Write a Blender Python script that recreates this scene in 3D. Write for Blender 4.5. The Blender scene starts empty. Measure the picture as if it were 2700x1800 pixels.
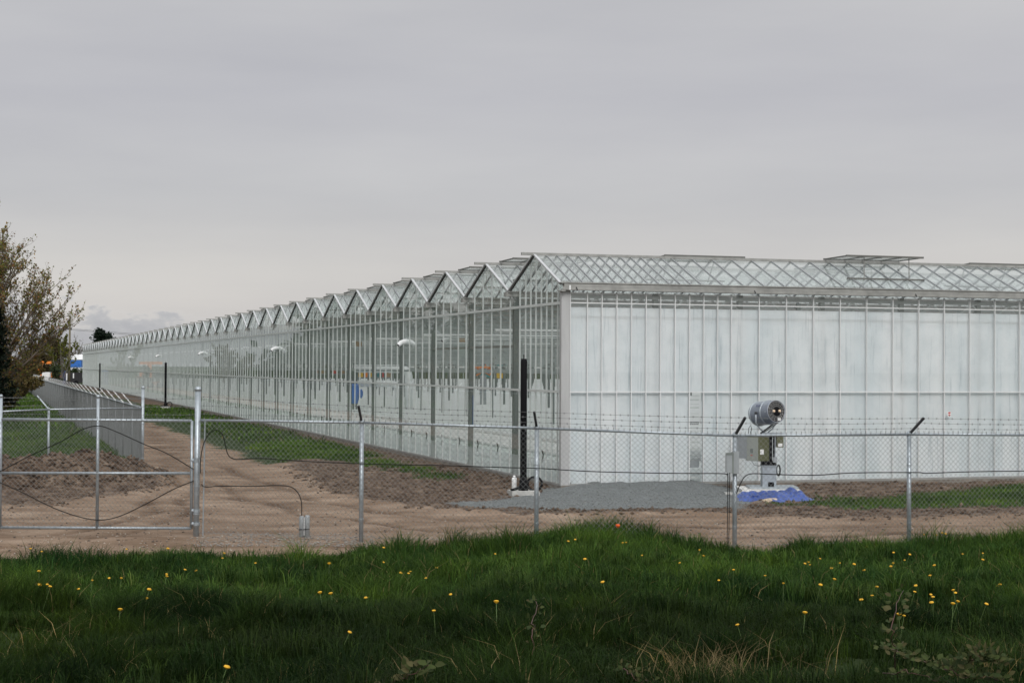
import bpy, math, random
import numpy as np
from mathutils import Matrix, Vector

random.seed(7)
RNG = np.random.default_rng(11)
S = bpy.context.scene
COL = S.collection
R = math.radians

# ------------------------------------------------------------------ camera
F = 3815.0                       # focal length in the units of a 2352 px wide picture
EYE = Vector((0.0, 0.0, 2.78))
PITCH, ROLL = R(0.88), R(0.27)
CAMROT = Matrix.Rotation(R(90) + PITCH, 3, 'X') @ Matrix.Rotation(ROLL, 3, 'Z')
cd = bpy.data.cameras.new('camera')
cd.sensor_width = 36.0
cd.lens = F / 2352.0 * 36.0
cd.clip_start = 0.1
cd.clip_end = 9000
cam = bpy.data.objects.new('camera', cd)
cam.matrix_world = Matrix.Translation(EYE) @ CAMROT.to_4x4()
COL.objects.link(cam)
S.camera = cam

def ray(px, py):
    return (CAMROT @ Vector(((px - 1176.0) / F, (784.0 - py) / F, -1.0))).normalized()

def ground_pt(px, py, z=0.0):
    d = ray(px, py)
    t = (z - EYE.z) / d.z
    return EYE + d * t

def at(px, py, Y):
    d = ray(px, py)
    return EYE + d * (Y / d.y)

# ------------------------------------------------------------------ numpy noise
def _hash(ix, iy, seed):
    n = (ix.astype(np.int64) * 374761393 + iy.astype(np.int64) * 668265263 + seed * 1442695041) & 0x7fffffff
    n = ((n ^ (n >> 13)) * 1274126177) & 0x7fffffff
    return ((n ^ (n >> 16)) & 0xffff) / 65535.0

def vnoise(x, y, seed=0):
    x = np.asarray(x, float); y = np.asarray(y, float)
    ix = np.floor(x); iy = np.floor(y)
    fx = x - ix; fy = y - iy
    fx = fx * fx * (3 - 2 * fx); fy = fy * fy * (3 - 2 * fy)
    a = _hash(ix, iy, seed); b = _hash(ix + 1, iy, seed)
    c = _hash(ix, iy + 1, seed); d = _hash(ix + 1, iy + 1, seed)
    return (a + (b - a) * fx) * (1 - fy) + (c + (d - c) * fx) * fy

def fbm(x, y, seed=0, o=4):
    s = 0; a = 0.5; t = 0
    for i in range(o):
        s = s + a * vnoise(x * 2 ** i, y * 2 ** i, seed + i * 17); t += a; a *= 0.5
    return s / t

def poly_sd(px, py, poly):
    """signed distance to a polygon, positive inside"""
    px = np.asarray(px, float); py = np.asarray(py, float)
    d = np.full(px.shape, 1e9); ins = np.zeros(px.shape, bool)
    n = len(poly)
    for i in range(n):
        ax, ay = poly[i]; bx, by = poly[(i + 1) % n]
        ex, ey = bx - ax, by - ay
        wx, wy = px - ax, py - ay
        t = np.clip((wx * ex + wy * ey) / (ex * ex + ey * ey + 1e-12), 0, 1)
        d = np.minimum(d, (wx - ex * t) ** 2 + (wy - ey * t) ** 2)
        c = ((ay > py) != (by > py))
        with np.errstate(divide='ignore', invalid='ignore'):
            xi = (bx - ax) * (py - ay) / (by - ay if by != ay else 1e-9) + ax
        ins ^= c & (px < xi)
    d = np.sqrt(d)
    return np.where(ins, d, -d)

def sstep(a, b, x):
    t = np.clip((x - a) / (b - a), 0, 1)
    return t * t * (3 - 2 * t)

# ------------------------------------------------------------------ plan layout
TH = math.atan(1204.0 / F)                     # direction of the long wall
U = Vector((-math.sin(TH), math.cos(TH), 0))   # along the long wall, away from the viewer
V = Vector((math.cos(TH), math.sin(TH), 0))    # along the near wall, to the right
CORNER = Vector((1.16, 37.8, 0))
SIDE0 = at(328, 937, 43.3); SIDE0.z = 0        # corner post of the far fence

def gpoly(pts):
    return [tuple(ground_pt(x, y)[:2]) for x, y in pts]

EDGE = [(-300, 1294), (0, 1291), (200, 1288), (400, 1282), (600, 1285), (800, 1278), (950, 1267), (1100, 1255), (1200, 1247), (1300, 1240), (1400, 1238), (1500, 1243), (1600, 1259), (1688, 1274), (1745, 1280), (1785, 1265), (1900, 1257), (2090, 1253), (2200, 1246), (2352, 1233), (2600, 1225)]
_e = [ground_pt(x, y) for x, y in EDGE]
_ex = np.array([p.x for p in _e]); _ey = np.array([p.y for p in _e])

ROAD = gpoly([(-400, 1300), (-400, 1185), (0, 1168), (130, 1162), (260, 1143), (372, 1116), (345, 1082), (340, 1040), (333, 985), (331, 958),
              (395, 960), (450, 984), (520, 1009), (600, 1038), (660, 1066), (700, 1100), (760, 1130), (850, 1154),
              (1000, 1172), (1200, 1187), (1450, 1180), (1620, 1180), (1750, 1190), (2000, 1192), (2100, 1194), (2352, 1187), (2700, 1183),
              (2700, 1300), (1400, 1320)])
# the track continues along the side fence
_a = SIDE0 + V * 0.3; _b = SIDE0 + V * 0.3 + U * 190; _c = SIDE0 + V * 3.2 + U * 190; _d = SIDE0 + V * 3.1 + U * 1.0
TRACK = [(_a.x, _a.y), (_b.x, _b.y), (_c.x, _c.y), (_d.x, _d.y)]
GRAVEL = gpoly([(1225, 1133), (1300, 1112), (1450, 1101), (1560, 1098), (1640, 1110), (1690, 1126), (1740, 1150), (1690, 1168), (1600, 1168), (1450, 1170),
                (1250, 1176), (1110, 1167), (1020, 1156), (1120, 1150)])
STRIP = gpoly([(331, 928), (430, 935), (500, 954), (640, 985), (740, 1010), (830, 1035), (865, 1050), (800, 1060), (680, 1055), (590, 1028), (470, 976), (331, 950)])
_s1 = SIDE0 + V * 3.4 + U * 2; _s2 = SIDE0 + V * 3.4 + U * 190; _s3 = CORNER - V * 1.6 + U * 185; _s4 = CORNER - V * 1.9 + U * 14
STRIP2 = [(_s1.x, _s1.y), (_s2.x, _s2.y), (_s3.x, _s3.y), (_s4.x, _s4.y)]
PATCH = gpoly([(1770, 1163), (1850, 1152), (1880, 1143), (2000, 1146), (2080, 1134), (2150, 1130), (2352, 1116), (2700, 1112), (2700, 1160), (2352, 1166), (2200, 1168), (1990, 1170), (1850, 1168)])
STRIP3 = gpoly([(885, 1052), (1000, 1078), (1080, 1100), (1000, 1108), (880, 1082), (800, 1062)])
ROUGH = gpoly([(860, 1048), (1000, 1060), (1180, 1110), (1300, 1110), (1230, 1133), (1100, 1150), (900, 1158), (760, 1130), (690, 1095), (640, 1060), (700, 1058)])

def regions(x, y):
    """distances (metres, positive inside) to the kinds of ground"""
    j = (fbm(x * 1.3, y * 1.3, 5) - 0.5) * 1.2 + (vnoise(x * 5, y * 5, 9) - 0.5) * 0.35
    edge = np.interp(x, _ex, _ey) - y + j * 0.7
    road = np.maximum(poly_sd(x, y, ROAD), poly_sd(x, y, TRACK)) + j * 0.9
    grav = poly_sd(x, y, GRAVEL) + j * 0.5
    left = -((x - SIDE0.x) * V.x + (y - SIDE0.y) * V.y)          # left of the side fence
    back = y - (SIDE0.y - 3.4 * np.clip((SIDE0.x - x) / 3.6, -1, 30) * 0.92 + 1.2)
    lg = np.minimum(left, back) + j * 0.5
    far = (y - 240) * 0.2
    strip = np.maximum(np.maximum(poly_sd(x, y, STRIP) + j * 0.8, poly_sd(x, y, STRIP2) + j * 1.3 - 0.3), np.maximum(poly_sd(x, y, PATCH) + j * 1.1, poly_sd(x, y, STRIP3) + j * 1.6 - .25))
    return edge, road, grav, np.maximum(lg, far), strip

RUTS = [gpoly(l) for l in ([(345, 962), (385, 1005), (460, 1052), (590, 1105), (760, 1156), (1000, 1193), (1400, 1206), (1800, 1210), (2400, 1206)],
                            [(335, 975), (362, 1030), (430, 1085), (545, 1138), (700, 1180), (950, 1212), (1400, 1228), (1800, 1230), (2400, 1224)],
                            [(350, 965), (392, 1040), (395, 1110), (330, 1178), (170, 1222), (-60, 1236)], [(380, 1010), (450, 1100), (430, 1170), (330, 1212), (160, 1246), (-60, 1260)],
                            [(333, 985), (345, 1020), (352, 1060)])]
def ruts(x, y):
    x = np.asarray(x, float); y = np.asarray(y, float); o = np.zeros(x.shape)
    wx, wy = x + (fbm(x * .6, y * .6, 501, 2) - .5) * .7, y + (fbm(x * .6, y * .6, 503, 2) - .5) * .7
    for l in RUTS:
        d = np.full(x.shape, 1e9)
        for (ax, ay), (bx, by) in zip(l[:-1], l[1:]):
            ex, ey = bx - ax, by - ay
            t = np.clip(((wx - ax) * ex + (wy - ay) * ey) / (ex * ex + ey * ey), 0, 1)
            d = np.minimum(d, (wx - ax - ex * t) ** 2 + (wy - ay - ey * t) ** 2)
        o = np.maximum(o, np.exp(-d / .22 ** 2))
    return np.clip(o * (.35 + 1.0 * fbm(x * .8, y * .8, 505, 3)), 0, 1)

BERM = [tuple(ground_pt(x, y)[:2]) for x, y in ((-60, 1135), (370, 1112))]

HOLLOWS = [(p.x, p.y, r) for p, r in ((ground_pt(1795, 1535, .70), .30), (ground_pt(1985, 1540, .70), .32), (ground_pt(1430, 1372, .45), .25), (ground_pt(1770, 1278, .06), .2), (ground_pt(300, 1372, .42), .22))]
def hgt(x, y, detail=True):
    x = np.asarray(x, float); y = np.asarray(y, float)
    t = np.interp(x, _ex, _ey) - y
    tp = np.maximum(t, 0)
    z = 0.054 * tp * sstep(0, 2.5, tp) + np.where(t > 0, ((fbm(x * 0.55, y * 0.55, 3) - 0.5) * 0.34 + (fbm(x * 1.5, y * 1.5, 13, 3) - .5) * .15) * sstep(0.0, 3.0, tp), 0)
    z = np.where(y < 8, np.minimum(z, 1.15), z)
    for hx, hy, hr in HOLLOWS:
        z = z - .60 * np.exp(-(((x - hx) ** 2 + (y - hy) ** 2) / hr ** 2) ** 2)
    # heap of dug earth behind the gate
    bx0, by0 = BERM[0]; bx1, by1 = BERM[1]
    by = by0 + (by1 - by0) * np.clip((x - bx0) / (bx1 - bx0), -0.5, 1) + 0.9
    along = sstep(bx1 + 0.5, bx1 - 1.6, x)
    q = np.abs(y - by)
    berm = along * (0.70 + 0.25 * (fbm(x * 0.8, y * 0.8, 31) - 0.5)) * np.exp(-(q / 1.35) ** 2.4)
    z = z + berm
    left = -((x - SIDE0.x) * V.x + (y - SIDE0.y) * V.y)
    z = z + 0.22 * sstep(0.0, 2.5, np.minimum(left, y - 38.5))
    g = poly_sd(x, y, GRAVEL) if x.size < 3e6 else np.zeros_like(x)
    wall = -((x - CORNER.x) * U.x + (y - CORNER.y) * U.y)         # distance in front of the near wall
    z = z + 0.12 * sstep(-0.1, 1.1, g) * sstep(3.0, 0.2, np.abs(wall)) * (.6 + .8 * fbm(x * .8, y * .8, 701, 2)) + 0.03 * sstep(-.1, .5, g)
    if detail:
        edge, road, grav, lg, strip = regions(x, y)
        soil = sstep(0.15, -0.2, np.maximum(np.maximum(road, grav), np.maximum(edge, lg)))
        clod = np.abs(fbm(x * 2.6, y * 2.6, 51, 5) - 0.5) * 2
        z = z + soil * (0.10 * clod + 0.07 * (fbm(x * 1.1, y * 1.1, 57) - 0.5)) * (y < 60)
        bw = sstep(0.06, 0.3, berm)
        z = z + bw * ((fbm(x * 4, y * 4, 61, 4) - 0.5) * 0.34 + (vnoise(x * 9, y * 9, 66) - 0.5) * 0.10)
        z = z + sstep(-0.5, 0.1, road) * sstep(0.5, 0.0, road) * (edge < -0.5) * 0.09 * fbm(x * 3, y * 3, 71)
        z = z + sstep(0.2, 0.8, road) * (fbm(x * 0.8, y * 0.8, 81, 4) - 0.5) * 0.05
        z = z + sstep(0, .3, grav) * (fbm(x * 3.2, y * 3.2, 91, 4) - 0.5) * 0.11
        # wheel ruts: shallow troughs with pushed-up shoulders
        z = z - 0.045 * ruts(x, y) * sstep(0, .5, road)
        z = z + sstep(0.2, 1, road) * (edge < -.3) * (vnoise(x * 9, y * 9, 95) - 0.5) * 0.022
    return z

# ------------------------------------------------------------------ materials
def new_mat(name):
    m = bpy.data.materials.new(name); m.use_nodes = True
    nt = m.node_tree; nt.nodes.clear()
    o = nt.nodes.new('ShaderNodeOutputMaterial')
    return m, nt, o

def N(nt, t, **kw):
    n = nt.nodes.new(t)
    for k, v in kw.items():
        if k in n.inputs: n.inputs[k].default_value = v
        else: setattr(n, k, v)
    return n

def L(nt, a, b): nt.links.new(a, b)

def noise(nt, scale, detail=4, rough=0.55, coord='Object', stretch=None):
    tc = N(nt, 'ShaderNodeTexCoord')
    n = N(nt, 'ShaderNodeTexNoise'); n.inputs['Scale'].default_value = scale
    n.inputs['Detail'].default_value = detail; n.inputs['Roughness'].default_value = rough
    if stretch:
        mp = N(nt, 'ShaderNodeMapping'); mp.inputs['Scale'].default_value = stretch
        L(nt, tc.outputs[coord], mp.inputs['Vector']); L(nt, mp.outputs[0], n.inputs['Vector'])
    else:
        L(nt, tc.outputs[coord], n.inputs['Vector'])
    return n.outputs['Fac']

def ramp(nt, fac, stops):
    r = N(nt, 'ShaderNodeValToRGB')
    e = r.color_ramp.elements
    e[0].position, e[0].color = stops[0][0], (*stops[0][1], 1)
    e[1].position, e[1].color = stops[-1][0], (*stops[-1][1], 1)
    for p, c in stops[1:-1]:
        x = e.new(p); x.color = (*c, 1)
    L(nt, fac, r.inputs['Fac'])
    return r.outputs['Color']

def plain(name, c, rough=0.6, metal=0.0, var=0.18, scale=6.0, bump=0.0, spec=0.5, stretch=None, bscale=None):
    m, nt, o = new_mat(name)
    b = N(nt, 'ShaderNodeBsdfPrincipled')
    b.inputs['Roughness'].default_value = rough; b.inputs['Metallic'].default_value = metal
    b.inputs['Specular IOR Level'].default_value = spec
    n = noise(nt, scale, 5, 0.6, stretch=stretch)
    lo = tuple(max(0, x * (1 - var)) for x in c); hi = tuple(min(1, x * (1 + var)) for x in c)
    L(nt, ramp(nt, n, [(0.28, lo), (0.72, hi)]), b.inputs['Base Color'])
    if bump:
        bp = N(nt, 'ShaderNodeBump'); bp.inputs['Strength'].default_value = bump; bp.inputs['Distance'].default_value = 0.02
        L(nt, noise(nt, bscale or scale * 4, 4), bp.inputs['Height']); L(nt, bp.outputs[0], b.inputs['Normal'])
    L(nt, b.outputs[0], o.inputs['Surface'])
    return m

M = {}
M['galv'] = plain('galvanized_steel', (0.36, 0.40, 0.43), 0.42, 0.55, 0.22, 9, 0.05)
M['wire'] = plain('fence_wire', (0.26, 0.275, 0.275), 0.5, 0.4, 0.2, 4)
M['barb'] = plain('barbed_wire_steel', (0.16, 0.165, 0.165), 0.5, 0.5, 0.2, 4)
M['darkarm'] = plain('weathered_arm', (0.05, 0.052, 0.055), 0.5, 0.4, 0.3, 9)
M['sidepost'] = plain('dull_post', (0.19, 0.20, 0.205), 0.6, 0.3, 0.2, 6)
M['armw'] = plain('bright_arm', (0.80, 0.81, 0.82), 0.4, 0.2, 0.08, 6)
M['alu'] = plain('aluminium_bar', (0.55, 0.58, 0.565), 0.5, 0.0, 0.10, 3)
M['alu_dark'] = plain('aged_aluminium', (0.30, 0.30, 0.285), 0.55, 0.3, 0.25, 4)
M['whitebar'] = plain('white_bar', (0.66, 0.67, 0.67), 0.5, 0, 0.06, 3)
M['ventframe'] = plain('dark_vent_frame', (0.13, 0.13, 0.12), 0.6, 0.2, 0.2, 4)
M['roofbar'] = plain('roof_bar_metal', (0.27, 0.28, 0.29), 0.55, 0.3, 0.15, 3)
M['trim'] = plain('bright_trim', (0.56, 0.57, 0.58), 0.35, 0.5, 0.12, 3)
M['steelcol'] = plain('column_steel', (0.17, 0.19, 0.18), 0.55, 0.2, 0.25, 1.5)
M['sheet'] = plain('corner_sheet', (0.42, 0.425, 0.425), 0.5, 0.2, 0.12, 2, stretch=(3, 3, .4))
M['conc'] = plain('concrete', (0.42, 0.42, 0.40), 0.85, 0, 0.2, 5, 0.3)
M['paleconc'] = plain('pale_concrete', (0.62, 0.62, 0.60), 0.8, 0, 0.15, 5, 0.2)
M['plinth'] = plain('stained_concrete', (0.19, 0.17, 0.145), 0.9, 0, 0.4, 2.5, 0.4)
M['white'] = plain('white_paint', (0.74, 0.75, 0.75), 0.45, 0, 0.06, 3)
M['pipe'] = plain('insulated_pipe', (0.84, 0.86, 0.86), 0.35, 0.1, 0.1, 3)
M['black'] = plain('black_plastic', (0.006, 0.006, 0.007), 0.75, 0, 0.3, 4, spec=0.15)
M['cable'] = plain('black_cable', (0.015, 0.015, 0.015), 0.7, 0, 0.3, 20, spec=.2)
M['floorw'] = plain('ground_cover', (0.66, 0.70, 0.69), 0.6, 0, 0.10, 0.6)
M['girder'] = plain('girder_steel', (0.33, 0.36, 0.35), 0.5, 0.15, 0.2, 2)
M['fanblue'] = plain('barrel_paint', (0.215, 0.24, 0.285), 0.35, 0.25, 0.12, 5)
M['cab'] = plain('cabinet_paint', (0.30, 0.32, 0.29), 0.5, 0.1, 0.1, 4)
M['olive'] = plain('olive_paint', (0.10, 0.105, 0.055), 0.55, 0, 0.15, 4)
M['gray'] = plain('gray_box_paint', (0.28, 0.30, 0.31), 0.5, 0.1, 0.12, 8)
M['brass'] = plain('nozzle_brass', (0.75, 0.58, 0.42), 0.35, 0.4, 0.15, 20)
M['tarp'] = plain('blue_tarp', (0.034, 0.072, 0.265), 0.36, 0, 0.3, 4, 0.5, bscale=7)
M['sand'] = plain('spilled_sand', (0.45, 0.36, 0.26), 0.9, 0, 0.2, 9)
M['grillew'] = plain('grille_wire', (0.58, 0.58, 0.57), 0.5, 0.2, 0.1, 9)
M['ink'] = plain('blue_lettering', (0.03, 0.035, 0.14), 0.6, 0, 0.1, 9)
M['red'] = plain('red_paint', (0.45, 0.05, 0.05), 0.6, 0, 0.1, 9)
M['yellow'] = plain('yellow_paint', (0.65, 0.42, 0.05), 0.6, 0, 0.1, 9)
M['teal'] = plain('teal_paint', (0.04, 0.22, 0.23), 0.6, 0, 0.1, 9)
M['blue'] = plain('blue_paint', (0.03, 0.15, 0.48), 0.5, 0, 0.12, 3)
M['orange'] = plain('orange_paint', (0.75, 0.22, 0.03), 0.5, 0, 0.12, 3)
M['card'] = plain('cardboard', (0.34, 0.24, 0.15), 0.8, 0, 0.12, 5)
M['wood'] = plain('weathered_wood', (0.13, 0.115, 0.075), 0.85, 0, 0.3, 3, 0.3)
M['bark'] = plain('bark', (0.12, 0.095, 0.075), 0.9, 0, 0.35, 8, 0.3)
M['bark2'] = plain('pale_bark', (0.16, 0.145, 0.125), 0.9, 0, 0.3, 8, 0.2)
M['shedw'] = plain('shed_panel', (0.62, 0.65, 0.68), 0.6, 0, 0.1, 0.6)
M['dark'] = plain('dark_interior', (0.02, 0.02, 0.022), 0.8, 0, 0.3, 1)
M['drum'] = plain('rusty_metal', (0.30, 0.12, 0.05), 0.75, 0.1, 0.3, 3)
M['label'] = plain('paper_label', (0.75, 0.75, 0.74), 0.6, 0, 0.05, 9)
M['petal'] = plain('dandelion_petal', (0.62, 0.34, 0.012), 0.7, 0, 0.15, 60)
M['poppy'] = plain('orange_petal', (0.72, 0.10, 0.012), 0.7, 0, 0.15, 60)
M['stem'] = plain('flower_stem', (0.10, 0.16, 0.045), 0.7, 0, 0.2, 30)
M['cane'] = plain('bramble_cane', (0.07, 0.028, 0.02), 0.7, 0, 0.3, 12)

def glass(name, tint, dust, rough=0.01, ior=1.5, streak=True):
    m, nt, o = new_mat(name)
    tr = N(nt, 'ShaderNodeBsdfTransparent'); tr.inputs['Color'].default_value = (*tint, 1)
    gl = N(nt, 'ShaderNodeBsdfGlossy'); gl.inputs['Roughness'].default_value = rough
    gl.inputs['Color'].default_value = (0.92, 0.96, 0.95, 1)
    lw = N(nt, 'ShaderNodeLayerWeight'); lw.inputs['Blend'].default_value = 0.5     # facing term, the same from both sides
    p5 = N(nt, 'ShaderNodeMath', operation='POWER'); p5.inputs[1].default_value = 5.0; L(nt, lw.outputs['Facing'], p5.inputs[0])
    fr = N(nt, 'ShaderNodeMath', operation='MULTIPLY_ADD'); fr.inputs[1].default_value = 0.9; fr.inputs[2].default_value = 0.055
    L(nt, p5.outputs[0], fr.inputs[0])
    mx = N(nt, 'ShaderNodeMixShader')
    L(nt, fr.outputs[0], mx.inputs['Fac']); L(nt, tr.outputs[0], mx.inputs[1]); L(nt, gl.outputs[0], mx.inputs[2])
    df = N(nt, 'ShaderNodeBsdfDiffuse'); df.inputs['Color'].default_value = (0.62, 0.66, 0.64, 1)
    tl_ = N(nt, 'ShaderNodeBsdfTranslucent'); tl_.inputs['Color'].default_value = (0.70, 0.74, 0.73, 1)
    ds = N(nt, 'ShaderNodeMixShader'); ds.inputs[0].default_value = .5; L(nt, df.outputs[0], ds.inputs[1]); L(nt, tl_.outputs[0], ds.inputs[2])
    mx2 = N(nt, 'ShaderNodeMixShader')
    nz = noise(nt, 1.1, 6, 0.65, stretch=(1.0, 1.0, 0.45))
    mp = N(nt, 'ShaderNodeMapRange'); mp.inputs['From Min'].default_value = 0.3; mp.inputs['From Max'].default_value = 0.75
    mp.inputs['To Min'].default_value = dust * 0.45; mp.inputs['To Max'].default_value = dust * 1.7
    L(nt, nz, mp.inputs['Value']); L(nt, mp.outputs[0], mx2.inputs['Fac'])
    L(nt, mx.outputs[0], mx2.inputs[1]); L(nt, ds.outputs[0], mx2.inputs[2])
    L(nt, mx2.outputs[0], o.inputs['Surface'])
    return m

M['glass_wall'] = glass('wall_glass', (0.945, 0.97, 0.955), 0.05)
M['glass_roof'] = glass('roof_glass', (0.955, 0.965, 0.965), 0.20)
M['glass_side'] = glass('side_glass', (0.985, 0.99, 0.99), 0.04)
M['glass_low'] = glass('whitewashed_glass', (0.9, 0.93, 0.92), 0.45)

def screen_mat():
    m, nt, o = new_mat('white_screen')
    tc = N(nt, 'ShaderNodeTexCoord')
    n1 = noise(nt, 1.6, 6, 0.62, stretch=(1.2, 1.0, 0.25))
    n2 = noise(nt, 7.0, 5, 0.7, stretch=(2.2, 1, 0.10))
    c1 = ramp(nt, n1, [(0.25, (0.85, 0.89, 0.905)), (0.75, (0.93, 0.94, 0.945))])
    c2 = ramp(nt, n2, [(0.28, (0.52, 0.57, 0.60)), (0.45, (1, 1, 1))])
    mu = N(nt, 'ShaderNodeMix', data_type='RGBA', blend_type='MULTIPLY'); mu.inputs[0].default_value = 0.6
    L(nt, c1, mu.inputs[6]); L(nt, c2, mu.inputs[7])
    n3 = noise(nt, 1.0, 2, 0.5, stretch=(1.35, .01, .03))
    c3 = ramp(nt, n3, [(0.36, (0.92, 0.945, 0.955)), (0.58, (1, 1, 1))])
    n4 = noise(nt, 2.2, 6, 0.7, stretch=(1.0, 1.0, 1.0))
    c4 = ramp(nt, n4, [(0.30, (0.90, 0.915, 0.92)), (0.55, (1, 1, 1))])
    mb_ = N(nt, 'ShaderNodeMix', data_type='RGBA', blend_type='MULTIPLY'); mb_.inputs[0].default_value = 1
    L(nt, c3, mb_.inputs[6]); L(nt, c4, mb_.inputs[7])
    ma_ = N(nt, 'ShaderNodeMix', data_type='RGBA', blend_type='MULTIPLY'); ma_.inputs[0].default_value = 1
    L(nt, mu.outputs[2], ma_.inputs[6]); L(nt, mb_.outputs[2], ma_.inputs[7]); mu = ma_
    df = N(nt, 'ShaderNodeBsdfDiffuse'); L(nt, mu.outputs[2], df.inputs['Color'])
    tl = N(nt, 'ShaderNodeBsdfTranslucent'); L(nt, mu.outputs[2], tl.inputs['Color'])
    tr = N(nt, 'ShaderNodeBsdfTransparent')
    a = N(nt, 'ShaderNodeMixShader'); a.inputs[0].default_value = 0.38
    L(nt, df.outputs[0], a.inputs[1]); L(nt, tl.outputs[0], a.inputs[2])
    b = N(nt, 'ShaderNodeMixShader'); b.inputs[0].default_value = 0.07
    L(nt, a.outputs[0], b.inputs[1]); L(nt, tr.outputs[0], b.inputs[2])
    L(nt, b.outputs[0], o.inputs['Surface'])
    return m
M['screen'] = screen_mat()

def leaf_mat(name, trans=0.3, attr='tint', mul=(1, 1, 1)):
    m, nt, o = new_mat(name)
    at_ = N(nt, 'ShaderNodeAttribute'); at_.attribute_name = attr
    mu = N(nt, 'ShaderNodeMix', data_type='RGBA', blend_type='MULTIPLY'); mu.inputs[0].default_value = 1
    L(nt, at_.outputs['Color'], mu.inputs[6]); mu.inputs[7].default_value = (*mul, 1)
    b = N(nt, 'ShaderNodeBsdfPrincipled'); b.inputs['Roughness'].default_value = 0.7
    b.inputs['Specular IOR Level'].default_value = 0.10
    L(nt, mu.outputs[2], b.inputs['Base Color'])
    t = N(nt, 'ShaderNodeBsdfTranslucent'); L(nt, mu.outputs[2], t.inputs['Color'])
    x = N(nt, 'ShaderNodeMixShader'); x.inputs[0].default_value = trans
    L(nt, b.outputs[0], x.inputs[1]); L(nt, t.outputs[0], x.inputs[2]); L(nt, x.outputs[0], o.inputs['Surface'])
    return m
M['leaf'] = leaf_mat('foliage')
M['grass'] = leaf_mat('grass_blade', 0.35)

def ground_mat():
    m, nt, o = new_mat('ground_surface')
    a = N(nt, 'ShaderNodeAttribute'); a.attribute_name = 'kinds'
    sp = N(nt, 'ShaderNodeSeparateColor'); L(nt, a.outputs['Color'], sp.inputs[0])
    fine = noise(nt, 26, 6, 0.7); mid = noise(nt, 3.2, 5, 0.6); big = noise(nt, 0.5, 4, 0.6); grit = noise(nt, 70, 3, 0.6)
    streak = noise(nt, 1.3, 6, 0.62, stretch=(0.45, 1.15, 1))
    def mixc(f, x, y, bt='MIX'):
        q = N(nt, 'ShaderNodeMix', data_type='RGBA', blend_type=bt)
        if isinstance(f, float): q.inputs[0].default_value = f
        else: L(nt, f, q.inputs[0])
        L(nt, x, q.inputs[6]); L(nt, y, q.inputs[7]); return q.outputs[2]
    soil = ramp(nt, mid, [(0.3, (0.045, 0.030, 0.022)), (0.5, (0.105, 0.074, 0.054)), (0.70, (0.215, 0.165, 0.125))])
    soil = mixc(0.6, soil, ramp(nt, fine, [(0.3, (0.35, 0.33, 0.31)), (0.7, (1.35, 1.32, 1.28))]), 'MULTIPLY')
    road = ramp(nt, streak, [(0.28, (0.125, 0.084, 0.057)), (0.46, (0.200, 0.142, 0.100)), (0.66, (0.290, 0.220, 0.164))])
    road = mixc(0.55, road, ramp(nt, big, [(0.35, (0.62, 0.56, 0.50)), (0.60, (1.12, 1.11, 1.10))]), 'MULTIPLY')
    road = mixc(0.6, road, ramp(nt, grit, [(0.3, (0.60, 0.59, 0.58)), (0.7, (1.3, 1.3, 1.3))]), 'MULTIPLY')
    grav = ramp(nt, grit, [(0.28, (0.045, 0.05, 0.052)), (0.5, (0.135, 0.148, 0.15)), (0.75, (0.29, 0.305, 0.305))])
    grav = mixc(0.5, grav, ramp(nt, mid, [(0.3, (0.7, 0.7, 0.68)), (0.7, (1.15, 1.15, 1.15))]), 'MULTIPLY')
    gras = ramp(nt, fine, [(0.3, (0.010, 0.018, 0.006)), (0.7, (0.034, 0.056, 0.014))])
    def w(out):
        # ragged edge: weight pushed by fine noise
        ad = N(nt, 'ShaderNodeMath', operation='ADD'); L(nt, out, ad.inputs[0])
        sb = N(nt, 'ShaderNodeMath', operation='MULTIPLY_ADD'); L(nt, fine, sb.inputs[0]); sb.inputs[1].default_value = 0.7; sb.inputs[2].default_value = -0.35
        L(nt, sb.outputs[0], ad.inputs[1])
        mr = N(nt, 'ShaderNodeMapRange'); mr.inputs['From Min'].default_value = 0.36; mr.inputs['From Max'].default_value = 0.64
        L(nt, ad.outputs[0], mr.inputs['Value']); return mr.outputs[0]
    dampf = N(nt, 'ShaderNodeMath', operation='MULTIPLY'); L(nt, a.outputs['Alpha'], dampf.inputs[0]); L(nt, mid, dampf.inputs[1])
    dampc = N(nt, 'ShaderNodeMapRange'); dampc.inputs['From Min'].default_value = .12; dampc.inputs['From Max'].default_value = .55; L(nt, dampf.outputs[0], dampc.inputs['Value'])
    drk = N(nt, 'ShaderNodeRGB'); drk.outputs[0].default_value = (0.46, 0.40, 0.35, 1)
    road = mixc(dampc.outputs[0], road, mixc(1.0, road, drk.outputs[0], 'MULTIPLY'))
    c = mixc(w(sp.outputs[0]), soil, road)
    c = mixc(w(sp.outputs[1]), c, grav)
    c = mixc(w(sp.outputs[2]), c, gras)
    b = N(nt, 'ShaderNodeBsdfPrincipled'); b.inputs['Roughness'].default_value = 0.92; b.inputs['Specular IOR Level'].default_value = 0.15
    L(nt, c, b.inputs['Base Color'])
    bp = N(nt, 'ShaderNodeBump'); bp.inputs['Strength'].default_value = 0.55; bp.inputs['Distance'].default_value = 0.03
    L(nt, fine, bp.inputs['Height']); L(nt, bp.outputs[0], b.inputs['Normal'])
    L(nt, b.outputs[0], o.inputs['Surface'])
    return m
M['ground'] = ground_mat()

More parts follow.
